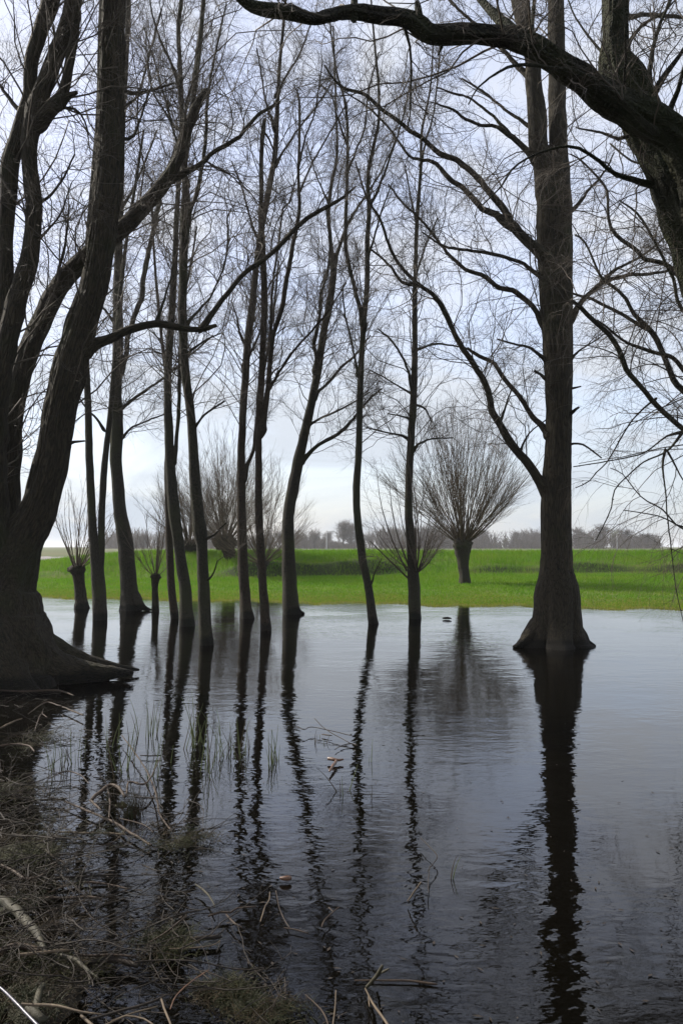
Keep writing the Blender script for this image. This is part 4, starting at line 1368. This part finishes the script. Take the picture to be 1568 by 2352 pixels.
G.add(V, Q, Tt)
tag(G.build('grass', M['grass'], smooth=False), kind='stuff')
n = 90000
X = gg.uniform(-14, 14, n)
Y = shore_y(X) + gg.normal(size=n) * 0.40 + 0.1 + 3.2 * gg.random(n) ** 2
Z = np.maximum(dike_z(X, Y), -0.06)
V, Q, Tt = blades(X, Y, Z - 0.01, gg.uniform(0.03, 0.08, n), gg.uniform(0.2, 0.9, n), gg.uniform(0.006, 0.014, n), gg)
G = Geo()
G.add(V, Q, Tt)
tag(G.build('shore_grass', M['grass_shore'], smooth=False), kind='stuff')

# ------------------------------------------------------------------ sticks and driftwood in the flooded foreground
GS = 'branches lying in the flooded foreground'


def stick(label, lines, mat='stick_brown', z=0.02, z1=None, name='fallen_branch', cat='branch', group=GS, S=8, rough=0.10):
    """each line: picture points with widths; the branch lies at height z (ends at z1)"""
    root = None
    G = Geo()
    first = None
    for ln in lines:
        ln = fill_w([tuple(p_) for p_ in ln])
        rows = []
        m_ = len(ln)
        for i, (x, y_, wd) in enumerate(ln):
            zz = z if z1 is None else z + (z1 - z) * i / (m_ - 1)
            v, s = on(x, y_, zz)
            rows.append((v.x, v.y, v.z, wd * 0.5 / F * s))
        if first is None:
            first = rows[0][:3]
        SEED[0] += 1
        p_ = catmull(rows, 0.03)
        p_ = crook(p_, 0.55, SEED[0], 2.0)
        p_[:, 3] = np.maximum(p_[:, 3], 0.0022)
        limb(G, p_, S, rough, SEED[0])
    o_ = G.build(name, M[mat], origin=first)
    return tag(o_, label, cat, group)


stick('long straight pale branch floating below the arched one', [[(135, 1911, 4), (202, 1913, 5), (287, 1916, 4)]], 'stick_pale', 0.03)
stick('long brown branch slanting down right under the arched branch', [[(150, 1840, 3), (189, 1857, 5), (253, 1884, 6), (304, 1914, 6), (348, 1941, 5)], [(304, 1914, 3), (330, 1900, 2), (340, 1880, 1.5)], [(290, 1907, 3), (255, 1936, 2), (200, 1948, 1.5)]], 'stick_brown', 0.03)
stick('dark arched branch standing out of the water like a hoop', [[(209, 1838, 8), (233, 1817, 8), (253, 1804, 8), (273, 1811, 8), (287, 1831, 6)], [(209, 1838, 6), (233, 1861, 4)]], 'stick_brown', 0.10)
stick('thin reddish branch hanging straight down inside the arched branch', [[(248, 1806, 4), (253, 1844, 4), (251, 1878, 3)]], 'stick_brown', 0.06)
stick('curled pale branch looping up to a point, right of the arched branch', [[(290, 1828, 5), (297, 1797, 5), (324, 1801, 5), (344, 1790, 4), (368, 1740, 2)]], 'stick_brown', 0.08)
stick('long thin bowed branch sweeping down beside the reeds', [[(280, 1689, 2), (304, 1720, 3), (337, 1770, 3.5), (358, 1821, 4), (368, 1871, 4), (395, 1909, 4)]], 'stick_brown', 0.05)
stick('bent branch shaped like a shallow V at the left edge', [[(0, 1985, 6), (30, 1999, 6), (57, 2017, 7), (88, 2015, 6), (110, 2000, 5), (132, 1985, 4)], [(57, 2017, 5), (25, 2026, 4), (0, 2036, 4)]], 'stick_brown', 0.08)
stick('brown branch poking out of the left mossy hummock', [[(98, 1948, 5), (125, 1968, 5), (148, 1983, 4)]], 'stick_brown', 0.06)
stick('dark thick branch lying level under the V-shaped branch', [[(85, 2030, 5), (111, 2022, 7), (169, 2015, 7), (225, 2010, 6), (270, 2009, 3)]], 'stick_dark', 0.03)
stick('long grey branch lying level, lowest of three parallel ones', [[(40, 2066, 7), (118, 2064, 7), (202, 2061, 7), (233, 2066, 5)], [(202, 2061, 4), (170, 2078, 3), (110, 2094, 2)]], 'stick_brown', 0.04)
stick('thin brown branch between two level branches on the left', [[(110, 2052, 3), (169, 2029, 5), (236, 2029, 5), (297, 2042, 3)]], 'stick_brown', 0.03)
stick('thick curved mossy log at the left edge', [[(-15, 2064, 24), (27, 2083, 23), (57, 2110, 22), (88, 2150, 18), (107, 2186, 12)]], 'stick_moss', 0.09, name='fallen_log', cat='log', S=14, rough=0.14)
stick('short thick brown log cut off by the left edge', [[(-15, 2192, 17), (37, 2174, 16), (70, 2177, 14), (95, 2184, 11)]], 'stick_brown', 0.07, name='fallen_log', cat='log', S=12, rough=0.14)
stick('pinkish brown bare branch pointing right from the short log', [[(40, 2194, 8), (101, 2188, 8), (135, 2184, 8), (160, 2182, 6)]], 'stick_pale', 0.10)
stick('split olive branch bending down right to a frayed tip', [[(142, 2193, 11), (175, 2205, 11), (199, 2225, 8), (212, 2237, 5), (227, 2247, 3)], [(199, 2222, 6), (205, 2245, 4), (206, 2260, 2)]], 'stick_moss', 0.08)
stick('level brown branch above the black log', [[(172, 2188, 5), (202, 2196, 6), (256, 2194, 6), (314, 2198, 5)]], 'stick_brown', 0.05)
stick('black waterlogged log lying level in the lower left', [[(190, 2213, 9), (253, 2206, 13), (290, 2212, 13), (316, 2220, 8)]], 'stick_dark', 0.03, name='fallen_log', cat='log', S=12)
stick('thin dark branch running right from the black log', [[(310, 2210, 4), (388, 2205, 5), (430, 2207, 5), (469, 2211, 3)]], 'stick_dark', 0.04)
stick('floating dark log with a pale broken end and a small fork', [[(402, 2164, 8), (430, 2158, 11), (452, 2155, 11), (500, 2151, 10), (507, 2150, 7)], [(498, 2148, 4), (510, 2140, 3), (516, 2133, 2)], [(505, 2160, 3), (503, 2175, 2), (497, 2188, 1.5)]], 'stick_dark', 0.03, name='fallen_log', cat='log')
stick('thin pinkish twig lying just under the floating dark log', [[(388, 2179, 3), (435, 2178, 3.5), (486, 2172, 3), (506, 2161, 2)]], 'stick_pale', 0.05, name='fallen_twig', cat='twig')
stick('straight thin stick slanting up right over the green tuft', [[(344, 2164, 3), (388, 2137, 3.5), (429, 2102, 2.5)]], 'stick_brown', 0.05, 0.16)
stick('bent grey stick floating right of the flooded tuft', [[(479, 2103, 5), (506, 2095, 5), (530, 2096, 5), (545, 2086, 4), (587, 2082, 3)], [(520, 2100, 4), (540, 2122, 4), (555, 2130, 2)]], 'stick_brown', 0.03)
stick('knobbly mossy root rising near the lower left corner', [[(68, 2318, 22), (84, 2330, 22), (101, 2341, 20), (112, 2338, 10)], [(82, 2326, 16), (84, 2302, 18), (90, 2280, 16), (100, 2264, 11)]], 'stick_moss', 0.08, name='tree_root', cat='root', S=14, rough=0.2)
stick('long pale branch along the bottom edge, left', [[(51, 2306, 6), (100, 2308, 7), (135, 2312, 6), (189, 2324, 5), (233, 2329, 3)]], 'stick_pale', 0.12)
stick('dark branch rising right along the bottom edge', [[(205, 2342, 5), (270, 2324, 6), (337, 2306, 6), (381, 2286, 4)]], 'stick_dark', 0.07)
stick('bowed pink-grey branch arching at the bottom edge', [[(230, 2360, 4), (260, 2345, 4), (287, 2333, 4), (331, 2340, 4), (360, 2360, 4)]], 'stick_pale', 0.10)
stick('second thinner bowed branch nested above the bottom arch', [[(255, 2345, 3), (300, 2328, 3.5), (340, 2318, 3), (362, 2312, 2.5)]], 'stick_pale', 0.10)
stick('short upright pale stick leaning at the bottom edge', [[(371, 2294, 5), (381, 2326, 5), (395, 2362, 5)]], 'stick_pale', 0.10)
stick('thin black stick slanting down right, right of the dark branch', [[(432, 2215, 2.5), (459, 2231, 3), (486, 2255, 2.5)]], 'stick_dark', 0.03)
stick('thin reddish curved twig rising right from the bottom tuft', [[(391, 2319, 2.5), (405, 2286, 2.5), (439, 2255, 2.5), (479, 2228, 2)]], 'stick_red', 0.10, name='fallen_twig', cat='twig')
stick('bright bluish white shiny stick in the lower left corner', [[(-20, 2252, 5), (0, 2267, 5), (27, 2292, 6), (57, 2323, 6.5), (95, 2362, 7)]], 'stick_shiny', 0.40)
stick('short pale peg at the bottom edge beside the long pale branch', [[(187, 2333, 6), (200, 2344, 7), (218, 2360, 7)]], 'stick_pale', 0.10)
stick('mossy weed-hung twig slanting down in open water', [[(449, 2032, 4), (465, 2042, 5), (479, 2056, 5), (488, 2070, 4), (494, 2083, 3)]], 'stick_moss', 0.03, name='fallen_twig', cat='twig')
stick('thin pale curved stick standing in the water above the V twig', [[(620, 2049, 2), (618, 2066, 3), (610, 2080, 3), (603, 2100, 3), (598, 2117, 2)]], 'stick_pale', 0.03)
stick('thin pale V-shaped twig under the water surface', [[(634, 2046, 2), (641, 2085, 2.5), (652, 2110, 2.5), (664, 2130, 3)], [(652, 2132, 3), (680, 2136, 3), (708, 2144, 2)]], 'stick_brown', 0.012, name='fallen_twig', cat='twig')
stick('small crooked twig with a forked tip in the lower middle', [[(738, 2130, 3), (745, 2113, 3), (765, 2094, 3)], [(765, 2094, 2), (779, 2083, 1.5)], [(765, 2094, 2), (755, 2084, 1.5)]], 'stick_brown', 0.03, name='fallen_twig', cat='twig')
stick('stubby red-brown chunk of wood floating alone', [[(643, 2017, 5), (650, 2018, 10), (660, 2018, 12), (668, 2016, 9)]], 'stick_red', 0.02, name='driftwood', cat='driftwood', S=12)
stick('forked mossy branch stub leaning over a long submerged stick', [[(843, 2266, 8), (860, 2248, 9), (870, 2235, 9), (878, 2219, 7)], [(866, 2240, 6), (880, 2232, 6), (892, 2225, 4)]], 'stick_moss', 0.03, 0.14, name='fallen_branch')
stick('long level stick nearly under water with a pale cut end', [[(813, 2252, 3), (873, 2252, 4), (941, 2253, 5), (985, 2258, 6), (1003, 2260, 4)]], 'stick_brown', 0.008)
stick('pale stick slanting to the bottom edge in the middle', [[(838, 2270, 3), (846, 2285, 4), (856, 2306, 5), (873, 2329, 6), (896, 2362, 6)], [(846, 2290, 3), (848, 2312, 2)]], 'stick_pale', 0.03)
stick('thin upright pale stick at the bottom edge, left of middle', [[(771, 2275, 2.5), (770, 2309, 3), (764, 2360, 3.5)]], 'stick_pale', 0.03, name='fallen_twig', cat='twig')
stick('thin brown stick slanting to the bottom edge by the big tuft', [[(701, 2285, 2.5), (728, 2309, 4), (745, 2330, 4), (757, 2360, 4)]], 'stick_brown', 0.03)
stick('short pale stick leaning in the reflection of the tall straight trunk', [[(936, 2069, 3), (950, 2050, 3.5), (966, 2026, 3)]], 'stick_pale', 0.02, 0.12)
stick('thin dark elbow-shaped twig, right of the middle', [[(965, 1924, 1.5), (985, 1944, 2), (1004, 1966, 2.5), (993, 1985, 2), (981, 2002, 2)], [(986, 1990, 2), (983, 2030, 1.5), (984, 2050, 1.2)]], 'stick_dark', 0.04, name='fallen_twig', cat='twig')
stick('small dark hooked stick left of the bottom middle', [[(625, 2266, 3), (640, 2254, 4), (655, 2245, 3)], [(654, 2246, 2.5), (656, 2282, 2)]], 'stick_dark', 0.04, name='fallen_twig', cat='twig')
stick('orange-brown forked driftwood floating in mid pond', [[(754, 1743, 8), (762, 1745, 8), (772, 1746, 7), (788, 1744, 4)], [(772, 1747, 6), (768, 1754, 7), (760, 1764, 6), (757, 1771, 4)]], 'stick_red', 0.03, name='driftwood', cat='driftwood', S=12)
stick('long thin straight twig slanting down in mid pond', [[(722, 1650, 1.6), (749, 1676, 2), (803, 1706, 2)]], 'stick_dark', 0.10, 0.02, name='fallen_twig', cat='twig')
stick('long thin twig lying nearly level in mid pond', [[(681, 1669, 1.4), (698, 1676, 1.6), (715, 1670, 2), (762, 1679, 2), (808, 1690, 2)]], 'stick_dark', 0.05, name='fallen_twig', cat='twig')
stick('short brown twig between two long thin ones in mid pond', [[(739, 1686, 2), (748, 1688, 3), (762, 1690, 2)]], 'stick_brown', 0.02, name='fallen_twig', cat='twig')
stick('sunken twig trailing left of the slim trunk reflection', [[(768, 1722, 1.5), (785, 1712, 2), (806, 1708, 3), (820, 1712, 3)]], 'stick_dark', 0.02, name='fallen_twig', cat='twig')
stick('small dark piece of wood afloat near the far shore', [[(1016, 1420, 3), (1022, 1420, 5), (1030, 1420, 5), (1036, 1421, 2)]], 'stick_dark', 0.03, name='driftwood', cat='driftwood')
stick('pale straw-like stick at the left edge, pointing up right', [[(0, 1673, 4), (25, 1660, 4), (51, 1650, 2)]], 'stick_pale', 0.06)
stick('brown branch bowed at the left edge above the hummock', [[(-10, 1716, 4), (34, 1709, 4), (67, 1713, 4), (80, 1726, 3)]], 'stick_brown', 0.12)
stick('long thin branch lying at the foot of the huge willow', [[(-10, 1585, 3), (67, 1588, 4), (128, 1585, 4), (170, 1597, 3)]], 'stick_brown', 0.06)
stick('grey branch slanting down right near the willow foot', [[(142, 1622, 3), (165, 1632, 4), (192, 1643, 3)], [(165, 1632, 2), (185, 1622, 1.5)]], 'stick_brown', 0.04)
stick('thin pale twig bent upward left of the reeds', [[(65, 1640, 2), (105, 1614, 3), (142, 1622, 3)]], 'stick_brown', 0.10, name='fallen_twig', cat='twig')
stick('thin forked twig left of the reeds, like a wishbone', [[(80, 1679, 2), (90, 1650, 2.5), (97, 1640, 2.5), (110, 1648, 2)], [(97, 1640, 2), (100, 1628, 1.5)]], 'stick_brown', 0.06, name='fallen_twig', cat='twig')
stick('crooked dark branch lying left of the arched branch', [[(95, 1838, 5), (120, 1836, 6), (150, 1836, 5)]], 'stick_dark', 0.03)
stick('pale twig curving left from the arched branch', [[(110, 1790, 2), (150, 1772, 3), (185, 1780, 3), (205, 1800, 2)]], 'stick_brown', 0.05, name='fallen_twig', cat='twig')
stick('thin level twig lying among the reeds', [[(322, 1735, 2), (345, 1736, 3), (372, 1735, 2.5)]], 'stick_dark', 0.02, name='fallen_twig', cat='twig')
stick('brown twig slanting under the curled pale branch', [[(275, 1880, 3), (310, 1888, 3), (340, 1900, 2.5), (352, 1912, 2)]], 'stick_brown', 0.04, name='fallen_twig', cat='twig')

# brushwood nobody could count: fine twigs strewn over the flooded bank
gw = np.random.default_rng(33)
P, R = [], []
ZONES = [((0, 1580), (170, 1640), 50, .03), ((60, 1640), (190, 1720), 50, .05), ((0, 1760), (120, 1900), 120, .08), ((100, 1800), (330, 1960), 150, .06), ((0, 1900), (150, 2060), 220, .12), ((130, 1960), (330, 2090), 110, .05), ((0, 2060), (180, 2240), 220, .12),
         ((0, 2230), (230, 2352), 200, .12), ((180, 2150), (420, 2352), 110, .06), ((360, 1880), (490, 1960), 120, .06), ((310, 2080), (470, 2230), 60, .05), ((470, 2230), (680, 2352), 70, .05), ((350, 1930), (420, 2100), 30, .03)]
for (a_, b_, n_, hz) in ZONES:
    for i in range(int(n_ * (0.65 if b_[0] <= 190 else 0.26))):
        px, py = gw.uniform(a_[0], b_[0]), gw.uniform(a_[1], b_[1])
        v, s = on(px, py, 0.0)
        L = gw.uniform(0.08, 0.5)
        az = gw.uniform(0, 2 * math.pi)
        d = np.array([math.cos(az), math.sin(az) * 0.8, gw.normal() * 0.16])
        p0 = np.array([v.x, v.y, abs(gw.normal()) * hz])
        pts = [p0]
        for k in range(7):
            d = unit(d + gw.normal(size=3) * np.array([0.16, 0.16, 0.10]))
            nx = pts[-1] + d * L / 7
            nx[2] = max(nx[2], -0.01)
            pts.append(nx)
        P.append(pts)
        R.append(gw.uniform(0.0012, 0.0035) * np.linspace(1, 0.4, 8))
P, R = np.array(P), np.array(R)
half = gw.random(len(P)) < 0.6
G = Geo()
P2, R2 = grow(P, R, 1.5, 5, (0.1, 1), (25, 60), (0.05, 0.22), (0.0009, 0.0016), 0.1, 0.12, 0, 1, 12)
for (a_, r_, S) in ((P, R, 5), (P2, R2, 3)):
    V, Q = tubes(a_, r_, S)
    G.add(V, Q)
tag(G.build('brushwood', M['stick_dark']), kind='stuff')

# ------------------------------------------------------------------ grass tufts and reeds
GT = 'grassy hummocks in the flooded foreground'


def tuft(label, px, py, rad, n, h, mats=('tuft', 'straw'), z=0.03, mix=0.45, lean=(0.5, 2.2), name='grass_tuft', cat='grass tuft', group=GT, wd=(0.0016, 0.0035), seed=1):
    g_ = np.random.default_rng(seed + int(px * 7 + py))
    v, s = on(px, py, 0.0)
    root = empty(name, (v.x, v.y, 0), label, cat, group)
    for k, mt in enumerate(mats):
        m_ = int(0.7 * n * ((1 - mix) if k == 0 else mix))
        if m_ < 1:
            continue
        sub = g_.normal(size=(7, 2)) * rad * 0.5
        si = g_.integers(0, 7, m_)
        a = g_.uniform(0, 2 * math.pi, m_)
        r = 0.7 * rad * np.minimum(np.abs(g_.normal(size=m_)) * 0.62, 1.7)
        K = 6
        P = np.empty((m_, K, 3))
        P[:, 0] = np.stack([v.x + sub[si, 0] + np.cos(a) * r, v.y + sub[si, 1] + np.sin(a) * r, np.full(m_, -0.02) + z * np.exp(-(r / rad) ** 2 * 1.5)], -1)
        la = g_.uniform(0, 2 * math.pi, m_)
        ln = g_.uniform(lean[0], lean[1], m_)
        H = h * g_.uniform(0.35, 1.1, m_)
        d = unit(np.stack([np.cos(la) * ln, np.sin(la) * ln, np.ones(m_)], -1))
        for i in range(1, K):
            P[:, i] = P[:, i - 1] + d * (H / (K - 1))[:, None]
            d = unit(d + np.stack([np.cos(la), np.sin(la), -1.1 * np.ones(m_)], -1) * (0.16 * ln)[:, None] + g_.normal(size=(m_, 3)) * 0.07)
        R = g_.uniform(wd[0], wd[1], m_)[:, None] * 0.5 * np.linspace(1, 0.25, K)[None]
        V, Q = tubes(P, R, 3)
        G = Geo()
        G.add(V, Q)
        o_ = G.build(('blades', 'straw')[k] if len(mats) > 1 else 'blades', M[mt], root)
        o_.name = ('green_blade', 'straw')[k]
        o_['kind'] = 'stuff'
    return root


tuft('wide mossy hummock of matted grass at the left edge', 45, 1965, 0.30, 1300, 0.13, z=0.09)
tuft('dark weedy hummock at the left edge above the wide mossy one', 10, 1830, 0.36, 800, 0.12, z=0.07, mix=0.5)
tuft('upright clump of dead straw standing in water under the curled branch', 298, 1872, 0.07, 260, 0.17, ('straw', 'tuft'), 0.02, 0.3, (0.0, 0.45))
tuft('low mossy mat of weed and twigs in open water', 425, 1945, 0.20, 1000, 0.08, z=0.05)
tuft('bright green grass clump beside the floating dark log', 380, 2186, 0.13, 900, 0.10, z=0.05, mix=0.25)
tuft('large wet green tussock at the bottom edge', 575, 2332, 0.16, 1500, 0.075, z=0.04, mix=0.35)
tuft('thin green grass patch left of the large wet tussock', 520, 2285, 0.13, 700, 0.09, z=0.03)
tuft('matted grass below the thick mossy log', 40, 2215, 0.26, 1100, 0.11, z=0.07, mix=0.45)
tuft('dark weedy patch between the mossy log and the bottom corner', 130, 2262, 0.20, 800, 0.09, z=0.06, mix=0.45)
tuft('bushy weed patch above the mossy log at the left', 30, 2070, 0.2, 600, 0.10, z=0.06, mix=0.5)
tuft('short grass in the lower left corner by the shiny stick', 40, 2335, 0.14, 700, 0.08, z=0.10, mix=0.4)
tuft('small dry tuft just right of the split olive branch', 215, 2225, 0.08, 260, 0.09, z=0.03, mix=0.6)
tuft('sparse grass fringe at the foot of the huge willow', 90, 1700, 0.25, 420, 0.16, z=0.03, mix=0.4)

GR = 'reeds standing in the water'


def reeds(label, px, py, sx_, n, h, sp=0.16, seed=0):
    g_ = np.random.default_rng(seed + int(px))
    v, s = on(px, py, 0.0)
    root = empty('reed_clump', (v.x, v.y, 0), label, 'reeds', GR)
    half_w = sx_ / F * s
    for i in range(n):
        K = 8
        p = np.array([v.x + g_.normal() * half_w * 0.5, v.y + g_.normal() * sp, -0.05])
        d = unit(np.array([g_.normal() * 0.16, g_.normal() * 0.16, 1.0]))
        L = h * g_.uniform(0.4, 1.15)
        ax = g_.uniform(0, 6.28)
        bend = g_.uniform(0, 0.16)
        pts = [p]
        for k in range(K - 1):
            d = unit(d + np.array([math.cos(ax), math.sin(ax), -0.3]) * bend * k / K)
            pts.append(pts[-1] + d * L / (K - 1))
        V, Q = tubes(np.array([pts]), np.array([g_.uniform(0.0026, 0.0046) * np.linspace(1, 0.25, K)]), 4)
        G = Geo()
        G.add(V, Q)
        G.build('blade', M['reed'] if g_.random() < 0.7 else M['straw'], root)


reeds('tall green reeds in front of the reflected pair of trunks', 440, 1715, 24, 16, 0.42)
reeds('reeds crossing the reflection of the nearest slender trunk', 478, 1760, 22, 14, 0.45)
reeds('dense green reed clump left of the long bowed branch', 290, 1765, 14, 9, 0.36)
reeds('dark tangled reeds above the level twig, leaning both ways', 330, 1690, 30, 16, 0.36)
reeds('leftmost sparse reeds in front of the forked tree reflection', 135, 1765, 24, 12, 0.34)
reeds('reeds just right of the leftmost sparse ones', 170, 1750, 12, 7, 0.30)
reeds('reeds in the darkest trunk reflection, left of centre group', 252, 1715, 14, 7, 0.34)
reeds('bent reeds between the arched branch and the bowed branch', 355, 1775, 18, 10, 0.38)
reeds('reeds at the right end of the left reed bed', 522, 1735, 14, 9, 0.40)
reeds('short reeds between the two reflected middle trunks', 560, 1735, 20, 10, 0.36)
reeds('yellowish short reeds right of the middle trunk reflections', 630, 1750, 20, 12, 0.28)
reeds('three thin dark reeds standing alone in mid pond', 794, 1815, 14, 4, 0.24, 0.08)
reeds('few short reeds left of the orange-brown driftwood', 728, 1704, 22, 7, 0.14, 0.1)
reeds('lone pair of reeds right of the slim trunk reflection', 848, 1755, 9, 2, 0.22, 0.05)
reeds('single thin reed right of the elbow-shaped twig', 1035, 2020, 3, 2, 0.2, 0.03)
reeds('lone reeds below the mid-pond trio of reeds', 853, 1835, 5, 2, 0.22, 0.03)

# floating bits of leaf and bark on the near water
gl_ = np.random.default_rng(44)
Vl, Ql = [], []
n = 0
for i in range(700):
    px, py = gl_.uniform(60, 1560), 1640 + 712 * gl_.random() ** 0.8
    if gl_.random() > 0.25 + 0.75 * max(0, 1 - px / 1100):
        continue
    v, s = on(px, py, 0.0)
    a = gl_.uniform(0, 6.28)
    L, W = gl_.uniform(0.006, 0.022), gl_.uniform(0.002, 0.007)
    ca, sa = math.cos(a), math.sin(a)
    zt = 0.003
    for (u, w_) in ((-L, 0), (0, -W), (L, 0), (0, W)):
        Vl.append((v.x + ca * u - sa * w_, v.y + sa * u + ca * w_, zt + 0.003 * gl_.random()))
    Ql.append((n, n + 1, n + 2, n + 3))
    n += 4
G = Geo()
G.add(np.array(Vl), np.array(Ql))
tag(G.build('leaf_litter', M['stick_dark'], smooth=False), kind='stuff')

# ------------------------------------------------------------------ air
hm, nt = new_mat('haze')
q = NT(nt)
pv = q.n('ShaderNodeVolumePrincipled', Density=0.0003)
pv.inputs['Color'].default_value = (0.92, 0.95, 1.0, 1)
pv.inputs['Anisotropy'].default_value = 0.2
o = q.n('ShaderNodeOutputMaterial')
q.l(pv.outputs[0], o.inputs['Volume'])
bx0, bx1, by0, by1, bz0, bz1 = -6200, 6200, -6200, 9200, -1.8, 22.0
Vb = np.array([(x, y_, z) for z in (bz0, bz1) for y_ in (by0, by1) for x in (bx0, bx1)], dtype=float)
Qb = np.array([(0, 2, 3, 1), (4, 5, 7, 6), (0, 1, 5, 4), (2, 6, 7, 3), (0, 4, 6, 2), (1, 3, 7, 5)])
tag(mesh_obj('haze', Vb, Qb, hm, smooth=False), kind='stuff')
print('verts', sum(len(o_.data.vertices) for o_ in bpy.data.objects if o_.type == 'MESH'))
